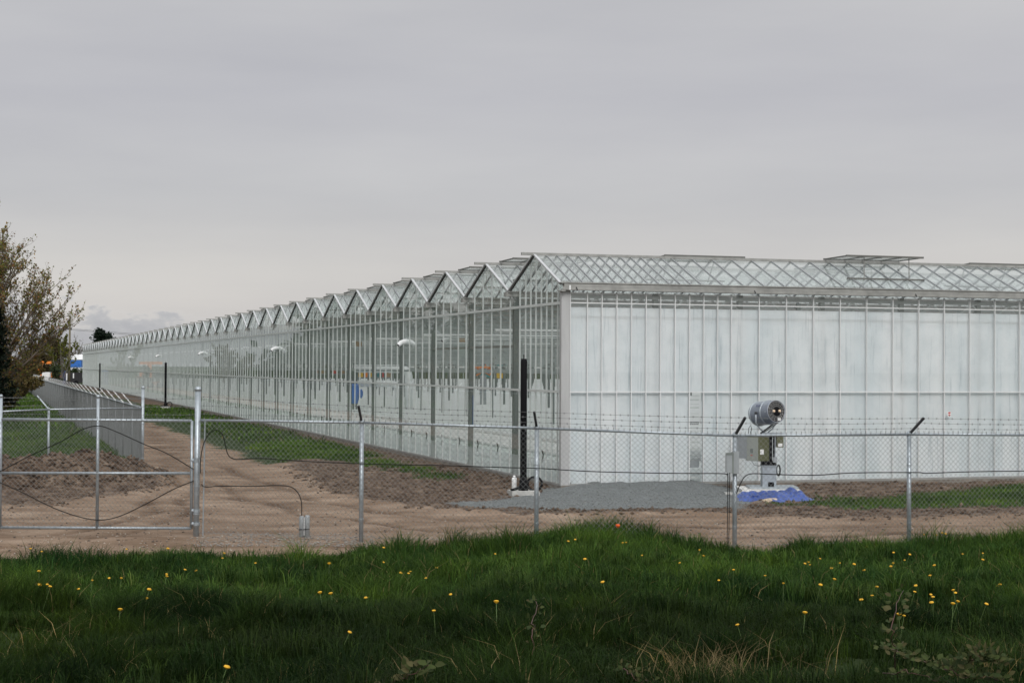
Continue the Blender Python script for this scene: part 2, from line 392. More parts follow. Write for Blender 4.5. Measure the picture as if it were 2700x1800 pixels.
# ------------------------------------------------------------------ mesh helpers
class MB:
    def __init__(self): self.v = []; self.f = []
    def add(self, vs, fs):
        n = len(self.v); self.v += [tuple(p) for p in vs]; self.f += [tuple(i + n for i in f) for f in fs]; return self
    def box(self, lo, hi):
        (a, b, c), (d, e, f) = lo, hi
        return self.add([(a, b, c), (d, b, c), (d, e, c), (a, e, c), (a, b, f), (d, b, f), (d, e, f), (a, e, f)],
                        [(0, 3, 2, 1), (4, 5, 6, 7), (0, 1, 5, 4), (1, 2, 6, 5), (2, 3, 7, 6), (3, 0, 4, 7)])
    def obox(self, c, x, y, z):
        """box from centre and three half axes"""
        c, x, y, z = map(Vector, (c, x, y, z))
        p = [c + x * i + y * j + z * k for k in (-1, 1) for i, j in ((-1, -1), (1, -1), (1, 1), (-1, 1))]
        return self.add(p, [(0, 3, 2, 1), (4, 5, 6, 7), (0, 1, 5, 4), (1, 2, 6, 5), (2, 3, 7, 6), (3, 0, 4, 7)])
    def bar(self, a, b, w, h, up=(0, 0, 1)):
        """rectangular bar from a to b, width w across, height h along up"""
        a, b, up = Vector(a), Vector(b), Vector(up)
        d = (b - a); s = d.cross(up)
        if s.length < 1e-6: s = d.cross(Vector((1, 0, 0)))
        s.normalize(); t = s.cross(d).normalized()
        return self.obox((a + b) / 2, d / 2, s * w / 2, t * h / 2)
    def tube(self, pts, r, n=6, cap=True, radii=None):
        pts = [Vector(p) for p in pts]
        rings = []; prev = None
        for i, p in enumerate(pts):
            d = (pts[min(i + 1, len(pts) - 1)] - pts[max(i - 1, 0)])
            if d.length < 1e-9: d = Vector((0, 0, 1))
            d.normalize()
            if prev is None:
                s = d.cross(Vector((0, 0, 1)))
                if s.length < 0.05: s = d.cross(Vector((1, 0, 0)))
                s.normalize()
            else:
                s = prev - d * prev.dot(d)
                if s.length < 1e-6: s = d.orthogonal()
                s.normalize()
            prev = s; t = d.cross(s)
            rr = radii[i] if radii else r
            rings.append([p + (s * math.cos(2 * math.pi * k / n) + t * math.sin(2 * math.pi * k / n)) * rr for k in range(n)])
        vs = [q for rg in rings for q in rg]
        fs = []
        for i in range(len(pts) - 1):
            for k in range(n):
                a = i * n + k; b = i * n + (k + 1) % n
                fs.append((a, b, b + n, a + n))
        if cap:
            fs.append(tuple(range(n))[::-1]); fs.append(tuple((len(pts) - 1) * n + k for k in range(n)))
        return self.add(vs, fs)
    def lathe(self, origin, axis, prof, n=20, cap=True):
        """profile of (distance along axis, radius); fixed frame, so the profile may fold back on itself"""
        o, a = Vector(origin), Vector(axis).normalized()
        u = a.orthogonal().normalized(); w = a.cross(u)
        vs = [o + a * t + (u * math.cos(2 * math.pi * k / n) + w * math.sin(2 * math.pi * k / n)) * r for t, r in prof for k in range(n)]
        fs = []
        for i in range(len(prof) - 1):
            for k in range(n):
                p, q = i * n + k, i * n + (k + 1) % n
                fs.append((p, q, q + n, p + n))
        if cap:
            fs.append(tuple(range(n))[::-1]); fs.append(tuple((len(prof) - 1) * n + k for k in range(n)))
        return self.add(vs, fs)
    def build(self, name, mat, parent=None, smooth=False):
        me = bpy.data.meshes.new(name)
        me.from_pydata(self.v, [], self.f); me.update()
        me.materials.append(mat)
        if smooth:
            for p in me.polygons: p.use_smooth = True
        o = bpy.data.objects.new(name, me); COL.objects.link(o)
        if parent is not None: o.parent = parent
        return o

def arrays_obj(name, verts, tris, mat, tint=None, parent=None, smooth=False, attr='tint'):
    me = bpy.data.meshes.new(name)
    verts = np.ascontiguousarray(verts, np.float32); tris = np.ascontiguousarray(tris, np.int32)
    k = tris.shape[1]
    me.vertices.add(len(verts)); me.vertices.foreach_set('co', verts.ravel())
    me.loops.add(tris.size); me.loops.foreach_set('vertex_index', tris.ravel())
    me.polygons.add(len(tris)); me.polygons.foreach_set('loop_start', np.arange(0, tris.size, k, dtype=np.int32))
    if smooth: me.polygons.foreach_set('use_smooth', np.ones(len(tris), bool))
    me.update(calc_edges=True)
    if tint is not None:
        ca = me.attributes.new(attr, 'FLOAT_COLOR', 'POINT')
        t = np.ones((len(verts), 4), np.float32); tint = np.asarray(tint); t[:, :tint.shape[1]] = tint
        ca.data.foreach_set('color', t.ravel())
    me.materials.append(mat)
    o = bpy.data.objects.new(name, me); COL.objects.link(o)
    if parent is not None: o.parent = parent
    return o

def tag(o, label=None, cat=None, group=None, kind=None):
    if label: o['label'] = label
    if cat: o['category'] = cat
    if group: o['group'] = group
    if kind: o['kind'] = kind
    return o

def empty(name, loc=(0, 0, 0), rz=0.0, label=None, cat=None, group=None):
    o = bpy.data.objects.new(name, None); COL.objects.link(o)
    o.location = loc; o.rotation_euler = (0, 0, rz); o.empty_display_size = 0.2
    return tag(o, label, cat, group)

def dup(o, parent=None, loc=None):
    c = o.copy(); COL.objects.link(c)
    if parent is not None: c.parent = parent
    if loc is not None: c.location = loc
    return c

# ------------------------------------------------------------------ ground
def grid_obj(xs, ys, pick=None):
    X, Y = np.meshgrid(xs, ys)
    Z = hgt(X, Y)
    return X, Y, Z

def ground_sheets(xs, ys, drop=0.0, names=True, hole=None):
    X, Y = np.meshgrid(xs, ys)
    Z = hgt(X, Y) - drop
    edge, road, grav, lg, strip = regions(X, Y)
    soft = lambda d, w: np.clip(0.5 + d / (2 * w), 0, 1)
    kinds = np.stack([soft(road, .35), soft(grav, .35), np.maximum(soft(np.maximum(edge, lg), .3), soft(strip, .45) * 0.95), ruts(X, Y)], -1)
    ny, nx = X.shape
    idx = np.arange(ny * nx).reshape(ny, nx)
    q = np.stack([idx[:-1, :-1], idx[:-1, 1:], idx[1:, 1:], idx[1:, :-1]], -1).reshape(-1, 4)
    cen = lambda A: (A[:-1, :-1] + A[:-1, 1:] + A[1:, 1:] + A[1:, :-1]).reshape(-1) / 4
    r, g, e, l = cen(road), cen(grav), cen(edge), cen(np.maximum(lg, strip))
    cls = np.zeros(len(q), int)
    cls[r > 0] = 1; cls[g > 0] = 2; cls[(e > 0) | (l > 0)] = 3
    verts = np.stack([X, Y, Z], -1).reshape(-1, 3); kf = kinds.reshape(-1, 4)
    for c, nm in enumerate(('ground', 'dirt_road', 'gravel', 'turf')):
        qq = q[cls == c]
        if not len(qq): continue
        u, inv = np.unique(qq, return_inverse=True)
        o = arrays_obj(nm, verts[u], inv.reshape(-1, 4), M['ground'], kf[u], smooth=True, attr='kinds')
        tag(o, kind='structure')

ground_sheets(np.arange(-17, 17.01, 0.075), np.arange(22.5, 46.0, 0.075))
ground_sheets(np.arange(-14, 14.01, 0.16), np.arange(-2, 22.51, 0.16))
ground_sheets(np.arange(-85, 30, 0.55), np.concatenate([np.arange(45.9, 110, 0.45), np.arange(110, 262, 1.2)]), drop=0.01)
fv = np.array([(-4000, -800, -.35), (4000, -800, -.35), (4000, 5000, -.35), (-4000, 5000, -.35)], float)
far = arrays_obj('ground', fv, np.array([[0, 1, 2, 3]]), M['ground'], np.array([(0, 0, 1.0, 0)] * 4), attr='kinds')
tag(far, kind='structure')

# ------------------------------------------------------------------ grass
def bank_shade(x, y):
    # shade low on the bank put into blade colour, patchy, fading towards the fence
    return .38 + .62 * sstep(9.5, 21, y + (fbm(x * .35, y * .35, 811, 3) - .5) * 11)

def blades(n, sampler, hfun, width, tints, name, lean=0.55, mat=None, seed=1, wfun=None, bank=False):
    rng = np.random.default_rng(seed)
    x, y = sampler(rng, n)
    n = len(x)
    z = hgt(x, y, False)
    h = hfun(x, y, rng)
    az = rng.uniform(0, 2 * np.pi, n)
    clump = fbm(x * 2.6, y * 2.6, 201, 3)
    dirn = clump * 12.0 + rng.normal(0, 1.9, n)            # neighbouring blades lean alike
    ln = np.abs(rng.normal(lean, 0.3, n)) * h
    w = width * rng.uniform(0.6, 1.3, n) * (wfun(x, y) if wfun else 1)
    sx, sy = np.cos(az) * w / 2, np.sin(az) * w / 2
    lx, ly = np.cos(dirn) * ln, np.sin(dirn) * ln
    V_ = np.empty((n, 5, 3), np.float32)
    V_[:, 0] = np.stack([x - sx, y - sy, z - .02], -1); V_[:, 1] = np.stack([x + sx, y + sy, z - .02], -1)
    mx, my, mz = x + lx * .35, y + ly * .35, z + h * .6
    V_[:, 2] = np.stack([mx - sx * .8, my - sy * .8, mz], -1); V_[:, 3] = np.stack([mx + sx * .8, my + sy * .8, mz], -1)
    V_[:, 4] = np.stack([x + lx, y + ly, z + h * rng.uniform(.75, 1.0, n)], -1)
    b = (np.arange(n) * 5)[:, None]
    T = np.concatenate([b + np.array([[0, 1, 3]]), b + np.array([[0, 3, 2]]), b + np.array([[2, 3, 4]])], 0)
    c0, c1, c2 = [np.array(t) for t in tints]
    m = np.clip(fbm(x * .8, y * .8, 301, 3) * 2.2 - .6 + rng.normal(0, .22, n), 0, 1)[:, None]
    col = c0 * (1 - m) + c1 * m
    col = col * (np.exp(rng.normal(0, .30, n)) * (0.62 + 0.8 * fbm(x * 1.15 + 4, y * 1.15, 331, 3)))[:, None]
    yel = np.clip(fbm(x * 2.1, y * 2.1, 341, 2) * 3 - 1.6, 0, 1)[:, None]
    col = col * (1 - yel) + col * np.array([1.7, 1.45, .9]) * yel
    if bank: col = col * bank_shade(x, y)[:, None]
    dry = (rng.uniform(0, 1, n) < 0.016)[:, None]
    col = np.where(dry, c2, col)
    o = arrays_obj(name, V_.reshape(-1, 3), T, mat or M['grass'], np.repeat(col, 5, 0))
    return tag(o, kind='stuff')

TUFTS = [(1405, 1240, .9, .42), (1310, 1243, .6, .25), (1440, 1243, .6, .3), (1240, 1247, .7, .22), (1940, 1254, .35, .28), (330, 1272, .8, .12),
         (520, 1270, .7, .1), (2230, 1246, .8, .12), (1130, 1250, .9, .1), (860, 1264, .5, .1)]
TUFTG = [(ground_pt(a, b), r, h) for a, b, r, h in TUFTS]
def tuft(x, y):
    t = np.zeros_like(x)
    for p, r, h in TUFTG:
        t = np.maximum(t, h * np.exp(-(((x - p.x) / r) ** 2 + ((y - p.y) / (r * .9)) ** 2)))
    return t

def bank_sampler(y0, y1):
    def f(rng, n):
        y = np.sqrt(rng.uniform(y0 ** 2, y1 ** 2, n))
        x = rng.uniform(-1, 1, n) * (0.345 * y + 3.0)
        e = np.interp(x, _ex, _ey) - y + (fbm(x * 1.3, y * 1.3, 5) - .5) * .8
        keep = (e > 0) & (rng.uniform(0, 1, n) < 0.25 + 0.75 * sstep(0.0, 0.7, e) + tuft(x, y) * 3)
        for hx, hy, hr in HOLLOWS: keep &= ~((((x - hx) ** 2 + (y - hy) ** 2) < (hr * .9) ** 2) & (rng.uniform(0, 1, n) < .97))
        # small bare hollows in the turf
        bare = fbm(x * .9 + 7, y * .9, 77, 3)
        keep &= rng.uniform(0, 1, n) < np.where((bare < .33) & (y < 15), .25, 1)
        return x[keep], y[keep]
    return f
def bank_h(x, y, rng):
    c = fbm(x * .9, y * .9, 111, 3); k = vnoise(x * 2.2, y * 2.2, 113)
    e = np.interp(x, _ex, _ey) - y
    h = 0.05 + 0.09 * np.clip(c * 2 - .55, 0, 1) + 0.26 * np.clip(vnoise(x * 1.5, y * 1.5, 115) * 2.6 - 1.5, 0, 1) + 0.15 * np.clip(k * 2.4 - 1.3, 0, 1) + 0.10 * np.clip(vnoise(x * 4.6, y * 4.6, 117) * 2.4 - 1.3, 0, 1)
    return (h * (0.40 + 0.60 * sstep(0, 1.6, e)) + tuft(x, y)) * rng.uniform(.45, 1.25, len(x)) * (.72 + .28 * sstep(11, 19, y))
GT = ((0.013, 0.039, 0.0095), (0.050, 0.096, 0.016), (0.24, 0.19, 0.085))
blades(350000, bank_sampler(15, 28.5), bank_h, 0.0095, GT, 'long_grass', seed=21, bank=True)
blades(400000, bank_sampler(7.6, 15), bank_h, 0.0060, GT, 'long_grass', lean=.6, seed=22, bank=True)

def region_sampler(x0, x1, y0, y1, which):
    def f(rng, n):
        y = rng.uniform(y0, y1, n); x = rng.uniform(x0, x1, n)
        edge, road, grav, lg, strip = regions(x, y)
        d = {'left': lg, 'strip': strip}[which]
        k = (d > -.1) & (edge < -.3) & (road < .1) & (rng.uniform(0, 1, n) < .3 + .7 * sstep(-.1, .6, d))
        if which == 'left':
            bare = fbm(x * .35, y * .35, 77, 3); k &= (bare > .36)
            k &= (np.abs(x / y) < .36)
        return x[k], y[k]
    return f
GT2 = ((0.028, 0.060, 0.012), (0.075, 0.135, 0.024), (0.20, 0.17, 0.08))
blades(260000, region_sampler(-22, -8, 38.5, 62, 'left'), lambda x, y, r: (.10 + .16 * fbm(x * .7, y * .7, 8)) * r.uniform(.6, 1.3, len(x)), .02, GT2, 'field_grass', seed=23)
blades(120000, region_sampler(-50, -13, 62, 170, 'left'), lambda x, y, r: (.14 + .2 * fbm(x * .3, y * .3, 8)) * r.uniform(.6, 1.3, len(x)), .055, GT2, 'field_grass', seed=24)
blades(190000, region_sampler(-9, 14, 31, 60, 'strip'), lambda x, y, r: (.05 + .10 * fbm(x * .7, y * .7, 8)) * r.uniform(.6, 1.3, len(x)), .018, GT2, 'short_grass', seed=25)
blades(120000, region_sampler(-60, -6, 55, 200, 'strip'), lambda x, y, r: (.05 + .12 * fbm(x * .4, y * .4, 8)) * r.uniform(.6, 1.3, len(x)), .05, GT2, 'short_grass', seed=26)

# splayed tussocks of fresh growth
def tussocks(n, per, y0, y1, hmin, hmax, width, tints, seed):
    rng = np.random.default_rng(seed)
    cx, cy = bank_sampler(y0, y1)(rng, n)
    n = len(cx); rad = rng.uniform(.03, .10, n); hh = rng.uniform(hmin, hmax, n) * (.55 + .9 * fbm(cx * .8, cy * .8, 601, 2))
    hh = hh * (.45 + .55 * sstep(0, 1.4, np.interp(cx, _ex, _ey) - cy))
    tone = np.exp(rng.normal(0, .28, n)) * (.6 + .8 * fbm(cx * .6, cy * .6, 603, 2)); mix = rng.uniform(0, 1, n)
    i = np.repeat(np.arange(n), per); N_ = len(i)
    a = rng.uniform(0, 2 * np.pi, N_); r_ = np.sqrt(rng.uniform(0, 1, N_)) * rad[i]
    x = cx[i] + np.cos(a) * r_; y = cy[i] + np.sin(a) * r_; z = hgt(x, y, False)
    h = hh[i] * rng.uniform(.6, 1.15, N_); ln = h * (.25 + .9 * r_ / .10) * rng.uniform(.6, 1.4, N_); a2 = a + rng.normal(0, .5, N_)
    w = width * rng.uniform(.6, 1.4, N_); sx, sy = -np.sin(a2) * w / 2, np.cos(a2) * w / 2
    lx, ly = np.cos(a2) * ln, np.sin(a2) * ln
    V_ = np.empty((N_, 5, 3), np.float32)
    V_[:, 0] = np.stack([x - sx, y - sy, z - .02], -1); V_[:, 1] = np.stack([x + sx, y + sy, z - .02], -1)
    V_[:, 2] = np.stack([x + lx * .4 - sx * .8, y + ly * .4 - sy * .8, z + h * .68], -1); V_[:, 3] = np.stack([x + lx * .4 + sx * .8, y + ly * .4 + sy * .8, z + h * .68], -1)
    V_[:, 4] = np.stack([x + lx, y + ly, z + h * rng.uniform(.62, 1.0, N_)], -1)
    b = (np.arange(N_) * 5)[:, None]
    T = np.concatenate([b + np.array([[0, 1, 3]]), b + np.array([[0, 3, 2]]), b + np.array([[2, 3, 4]])], 0)
    c0, c1 = np.array(tints[0]), np.array(tints[1])
    col = (c0 * (1 - mix[i])[:, None] + c1 * mix[i][:, None]) * bank_shade(x, y)[:, None] * (tone[i] * np.exp(rng.normal(0, .2, N_)))[:, None]
    return tag(arrays_obj('grass_tussocks', V_.reshape(-1, 3), T, M['grass'], np.repeat(col, 5, 0)), kind='stuff')
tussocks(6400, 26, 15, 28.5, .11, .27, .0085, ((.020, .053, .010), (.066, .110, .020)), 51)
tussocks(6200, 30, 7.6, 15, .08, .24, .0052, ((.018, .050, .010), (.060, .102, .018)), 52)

# straw-coloured dry grass at the foot of the picture
def dry_sampler(rng, n):
    xs, ys = [], []
    for px, py, r, k in ((1610, 1575, .16, 130), (1560, 1590, .2, 60), (1660, 1585, .15, 70), (2280, 1580, .10, 30), (2345, 1540, .1, 25), (970, 1590, .2, 20), (90, 1500, .12, 22), (1760, 1585, .3, 40)):
        p = tpt(px, py)
        xs.append(rng.normal(p.x, r, k)); ys.append(rng.normal(p.y, r, k))
    return np.concatenate(xs), np.concatenate(ys)

def tpt(px, py, up=0.0):
    """point of the terrain seen at a picture position"""
    d = ray(px, py); t = 8.0
    for _ in range(60):
        p = EYE + d * t
        dz = p.z - (float(hgt(np.array([p.x]), np.array([p.y]), False)[0]) + up)
        if dz < 0.002: break
        t += max(dz * 1.6, 0.002)
    return EYE + d * t
blades(1, dry_sampler, lambda x, y, r: r.uniform(.12, .36, len(x)), .0045, ((.11, .085, .04), (.20, .155, .08), (.2, .15, .07)), 'dry_grass', lean=.9, seed=27)

# ------------------------------------------------------------------ greenhouse
NB, BAY, WID = 50, 4.0, 84.0
Z0, ZE, ZV, ZR = 0.12, 4.51, 4.66, 5.46
GH = empty('greenhouse', CORNER, TH, 'long glass greenhouse with a saw-tooth row of gables and white screened near wall', 'greenhouse')

def roof_z(y):
    t = (y % BAY) / 2.0
    t = t if t <= 1 else 2 - t
    return ZV + (ZR - ZV) * t

m = MB(); m.box((-.05, -.05, -.45), (.08, NB * BAY + .05, Z0 - .02)); m.box((.08, -.05, -.45), (WID, .08, Z0 - .02)); m.build('plinth', M['plinth'], GH)
m = MB(); m.box((.08, .08, -.1), (WID, NB * BAY, .10)); m.build('floor', M['floorw'], GH)

# gable bays of the long wall
gm = MB(); gm.add([(0, 0, .62), (0, 4, .62), (0, 4, ZV), (0, 2, ZR), (0, 0, ZV)], [(0, 1, 2, 3, 4)])
lm = MB(); lm.add([(0.004, 0, Z0), (0.004, 4, Z0), (0.004, 4, .62), (0.004, 0, .62)], [(0, 1, 2, 3)])
tm = MB()
for (a, b) in (((0, ZV), (2, ZR)), ((4, ZV), (2, ZR))):
    tm.bar((-.05, a[0], a[1] + .02), (-.05, b[0], b[1] + .02), .065, .035, (0, 0, 1))
sm_ = MB()  # dark strips standing in for the gap shadow below the trim
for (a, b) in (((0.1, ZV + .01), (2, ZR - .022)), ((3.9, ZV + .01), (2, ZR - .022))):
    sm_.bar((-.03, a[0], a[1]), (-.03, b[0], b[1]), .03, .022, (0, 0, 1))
om = MB()  # roof glass
om.add([(0, 0, ZV), (WID, 0, ZV), (WID, 2, ZR), (0, 2, ZR), (0, 4, ZV), (WID, 4, ZV)], [(0, 1, 2, 3), (3, 2, 5, 4)])
def roof_bars(first):
    q = MB(); x = .27
    while x < WID:
        for ya, yb in ((0.04, 1.99), (3.96, 2.01)):
            za = ZV + (ZR - ZV) * min(ya, 4 - ya) / 2; zb = ZV + (ZR - ZV) * min(yb, 4 - yb) / 2
            q.bar((x, ya, za - .012), (x, yb, zb - .012), .03, .045)
        x += .27 if (first and x < 3.3) else .54
    return q
ridge = MB(); ridge.box((-.36, 1.965, ZR - .01), (WID, 2.035, ZR + .055))
vg = MB(); vg.box((-.14, -.11, ZV - .125), (WID, .11, ZV - .015)); vg.box((-.10, -.14, ZV - .02), (WID, -.10, ZV + .015)); vg.box((-.10, .10, ZV - .02), (WID, .14, ZV + .015))
girder = MB()
girder.box((.2, -.03, 4.36), (WID, .03, 4.43)); girder.box((.2, -.03, 3.90), (WID, .03, 3.96))
x = .3
while x < WID - 1:
    girder.bar((x, 0, 3.95), (x + .55, 0, 4.37), .03, .03); girder.bar((x + .55, 0, 4.37), (x + 1.1, 0, 3.95), .03, .03); x += 1.1
colm = MB(); colm.box((.08, -.05, .1), (.21, .07, ZV - .1)); colm.box((.06, -.07, .1), (.24, .10, .16))

# roof vents: flap hinged on the ridge, held nearly level
def vent_meshes(side):
    s = -1 if side == 'near' else 1
    fr = MB(); gl_ = MB(); w_, l_ = 2.16, 1.16
    y0, y1 = 2.0, 2.0 + s * l_
    z0_, z1_ = (ZR + .085, ZR + .10) if side == 'near' else (ZR + .075, ZR + .03)
    for xx in (0.03, w_ * .27, w_ * .5, w_ * .75, w_ - .03): fr.bar((xx, y0, z0_), (xx, y1, z1_), .035, .03)
    fr.bar((0, y1, z1_), (w_, y1, z1_), .055, .045); fr.bar((0, y0, z0_), (w_, y0, z0_), .05, .04)
    st = MB()
    for xx in (.45, w_ - .45):
        zz = ZR - (ZR - ZV) * .62
        st.bar((xx, 2 + s * 1.24, zz), (xx + .1, y1 - s * .1, z1_), .022, .022)
    st.bar((0.0, 2 + s * 1.2, ZR - (ZR - ZV) * .6 + .02), (w_, 2 + s * 1.2, ZR - (ZR - ZV) * .6 + .02), .04, .04)
    gl_.add([(0.03, y0, z0_), (w_ - .03, y0, z0_), (w_ - .03, y1, z1_), (0.03, y1, z1_)], [(0, 1, 2, 3)])
    return fr, gl_, st

VN = {}
protoset = {}
for k in range(NB):
    y = k * BAY
    def put(key, name, builder, mat, parent=GH, off=(0, y, 0)):
        if key not in protoset:
            o = builder().build(name, mat, parent); o.location = off; protoset[key] = o; return o
        o = dup(protoset[key], parent, off); return o
    g = put('g', 'gable_glass', lambda: gm, M['glass_wall'])
    put('l', 'lower_pane', lambda: lm, M['glass_low'], g, (0, 0, 0))
    t = put('t', 'gable_trim', lambda: tm, M['trim'], g, (0, 0, 0))
    put('se', 'gable_shadow_line', lambda: sm_, M['darkarm'], g, (0, 0, 0))  # shadow line modelled as a dark strip, no fitted part
    if k == 0:
        ro = om.build('roof_glass', M['glass_roof'], GH); protoset['ro'] = ro
        roof_bars(True).build('roof_bars', M['roofbar'], ro)
    else:
        ro = put('ro', 'roof_glass', lambda: om, M['glass_roof'])
        put('rb', 'roof_bars', lambda: roof_bars(False), M['roofbar'], ro, (0, 0, 0))
    put('ri', 'ridge_beam', lambda: ridge, M['alu_dark'], ro, (0, 0, 0))
    if k > 0: put('vg', 'valley_gutter', lambda: vg, M['alu_dark'])
    put('gi', 'roof_girder', lambda: girder, M['girder'], GH, (0, y + .12, 0))
    put('co', 'wall_column', lambda: colm, M['steelcol'], GH, (0, y + (.14 if k == 0 else 0), 0))
    offs = [('near', b) for b in ((7.68, 16.3) if k == 0 else (0.32, 8.9))] + [('far', b) for b in ((3.33, 11.92) if k == 0 else (4.6,))]
    if k > 24: offs = offs[:1]
    for side, b in offs:
        if side not in VN:
            fr, gl_, st = vent_meshes(side)
            o = fr.build('roof_vent', M['ventframe'], GH); o.location = (b, y, 0)
            p1 = gl_.build('vent_pane', M['glass_roof'], o); p2 = st.build('vent_strut', M['ventframe'], o)
            VN[side] = (o, p1, p2)
        else:
            o = dup(VN[side][0], GH, (b, y, 0)); dup(VN[side][1], o); dup(VN[side][2], o)

# glazing bars of the long wall: nearest bays one by one
barp = {}
rest = MB()
nbar = 0
for k in range(NB):
    ys = [0.0, .8, 1.6, 2.4, 3.2]
    if k == 0: ys = [0.35, .75, 1.15, 1.55, 1.95, 2.35, 2.75, 3.2]
    for yy in ys:
        zt = roof_z(yy) - .02
        lo, hi = (-.020, yy - .012, Z0 - .09), (.015, yy + .012, zt)
        if nbar < 100:
            key = round(yy, 2)
            if key not in barp:
                o = MB().box(lo, hi).build('glazing_bar', M['alu'], GH); barp[key] = o
            else: o = dup(barp[key], GH)
            o.location = (0, k * BAY, 0); nbar += 1
        else:
            rest.box((lo[0], lo[1] + k * BAY, lo[2]), (hi[0], hi[1] + k * BAY, hi[2]))
tag(rest.build('glazing_bar', M['alu'], GH), kind='stuff')
for zz, hh in ((2.22, .05), (4.25, .06)):
    m = MB(); m.box((-.030, 0, zz - hh / 2), (-.021, NB * BAY, zz + hh / 2)); m.box((.017, 0, zz - hh / 2), (.05, NB * BAY, zz + hh / 2)); m.build('wall_rail', M['alu'], GH)
m = MB(); m.box((-.055, 0, Z0 - .035), (.03, NB * BAY, Z0 + .012)); m.build('sill_rail', M['alu_dark'], GH)

# near wall
m = MB(); m.add([(.17, 0, Z0), (WID, 0, Z0), (WID, 0, ZE), (.17, 0, ZE)], [(0, 1, 2, 3)]); m.build('side_glass', M['glass_side'], GH)
m = MB()
scr = []
def scr_rect(x0, x1, z0, z1): m.box((x0, .085, z0), (x1, .09, z1))
scr_rect(.10, 3.13, Z0, 4.16); scr_rect(3.13, 3.47, 2.22, 4.16); scr_rect(3.47, WID, Z0, 4.16)
m.build('shade_screen', M['screen'], GH)
xs = [.17, .585, .94, 1.305, 1.667, 2.03, 2.39, 2.755, 3.12, 3.48, 3.835, 4.19]
while xs[-1] < WID - 1: xs.append(xs[-1] + .715)
bp_, rest = None, MB()
for i, xx in enumerate(xs):
    if i < 32:
        if bp_ is None: bp_ = MB().box((-.010, -.026, Z0 - .10), (.010, .03, ZE + .0)).build('side_glazing_bar', M['whitebar'], GH); o = bp_
        else: o = dup(bp_, GH)
        o.location = (xx, 0, 0)
    else: rest.box((xx - .0155, -.04, Z0 - .10), (xx + .0155, .03, ZE))
tag(rest.build('side_glazing_bar', M['whitebar'], GH), kind='stuff')
for zz in (2.22, 4.25):
    m = MB(); m.box((.17, -.012, zz - .012), (WID, .028, zz + .012)); m.build('side_rail', M['whitebar'], GH)
m = MB(); m.box((.17, -.055, Z0 - .04), (WID, .03, Z0 + .008)); m.build('side_sill', M['alu_dark'], GH)
m = MB(); m.box((-.03, -.035, Z0 - .03), (.15, -.008, ZE + .02)); m.box((-.05, -.034, Z0 - .03), (-.02, .10, ZE + .02)); m.build('corner_post', M['sheet'], GH)
m = MB(); m.box((-.06, -.17, 4.53), (WID, -.02, 4.56)); m.box((-.06, -.18, 4.535), (WID, -.165, 4.61)); m.box((-.02, -.14, 4.615), (WID, -.02, 4.685)); m.box((-.1, -.16, 4.69), (WID, .06, 4.715)); m.box((-.11, -.19, 4.50), (.0, .05, 4.53))
fg = m.build('front_gutter', M['alu_dark'], GH)
m = MB()
for q in (.25, 4.7, 9.0, 13.2, 17.5): m.bar((q, -.185, 4.60), (q + .03, -.20, 4.53), .02, .02)
m.build('gutter_bracket', M['darkarm'], fg)
m = MB(); m.box((.08, -.187, 4.535), (.12, -.183, 4.64)); m.build('gutter_clip', M['white'], fg)
sc_ = None
x = 2.32
while x < WID:
    if sc_ is None: sc_ = MB().box((-.055, .10, .1), (.055, .22, 4.5)).build('side_column', M['steelcol'], GH); o = sc_
    else: o = dup(sc_, GH)
    o.location = (x, 0, 0); x += 2.16
m = MB()
for zz, hh in ((2.12, .012), (2.02, .02), (1.92, .012), (1.83, .03), (1.70, .01), (1.64, .012), (1.36, .03), (1.26, .01), (1.18, .012), (1.02, .03), (.92, .012), (.84, .05), (.72, .012), (.31, .02), (.19, .03)): m.box((3.10, .30, zz), (3.50, .34, zz + hh))
rk = m.build('side_rack', M['alu'], GH)
m = MB(); m.box((3.205, .28, 1.66), (3.245, .30, 2.21)); m.build('rack_upright', M['steelcol'], rk)
m = MB(); m.box((3.10, .28, .44), (3.50, .5, .60)); m.build('rack_box', M['gray'], rk)
m = MB()
for q in range(9): m.bar((3.10 + q * .045, .29, 1.46), (3.145 + q * .045, .29, 1.50), .012, .008)
m.box((3.10, .285, 1.445), (3.50, .30, 1.457)); m.box((3.10, .285, 1.503), (3.50, .30, 1.515)); m.build('rack_lattice', M['darkarm'], rk)
# far walls
m = MB(); m.add([(WID, 0, 0), (WID, NB * BAY, 0), (WID, NB * BAY, 4.5), (WID, 0, 4.5)], [(0, 1, 2, 3)]); m.build('east_glass', M['glass_wall'], GH)
m = MB(); m.box((0, NB * BAY, .1), (WID, NB * BAY + .04, 1.0)); m.build('end_wall', M['white'], GH)
m = MB(); m.add([(0, NB * BAY, 1.0), (WID, NB * BAY, 1.0), (WID, NB * BAY, 4.6), (0, NB * BAY, 4.6)], [(0, 1, 2, 3)]); m.build('end_glass', M['glass_wall'], GH)
m = MB()
x = 0
while x < WID: m.box((x - .03, NB * BAY - .05, 1.0), (x + .03, NB * BAY - .01, 4.6)); x += 1.6
for zz in (2.2, 4.2): m.box((0, NB * BAY - .06, zz - .04), (WID, NB * BAY - .055, zz + .04))
m.build('end_frame', M['alu'], GH)

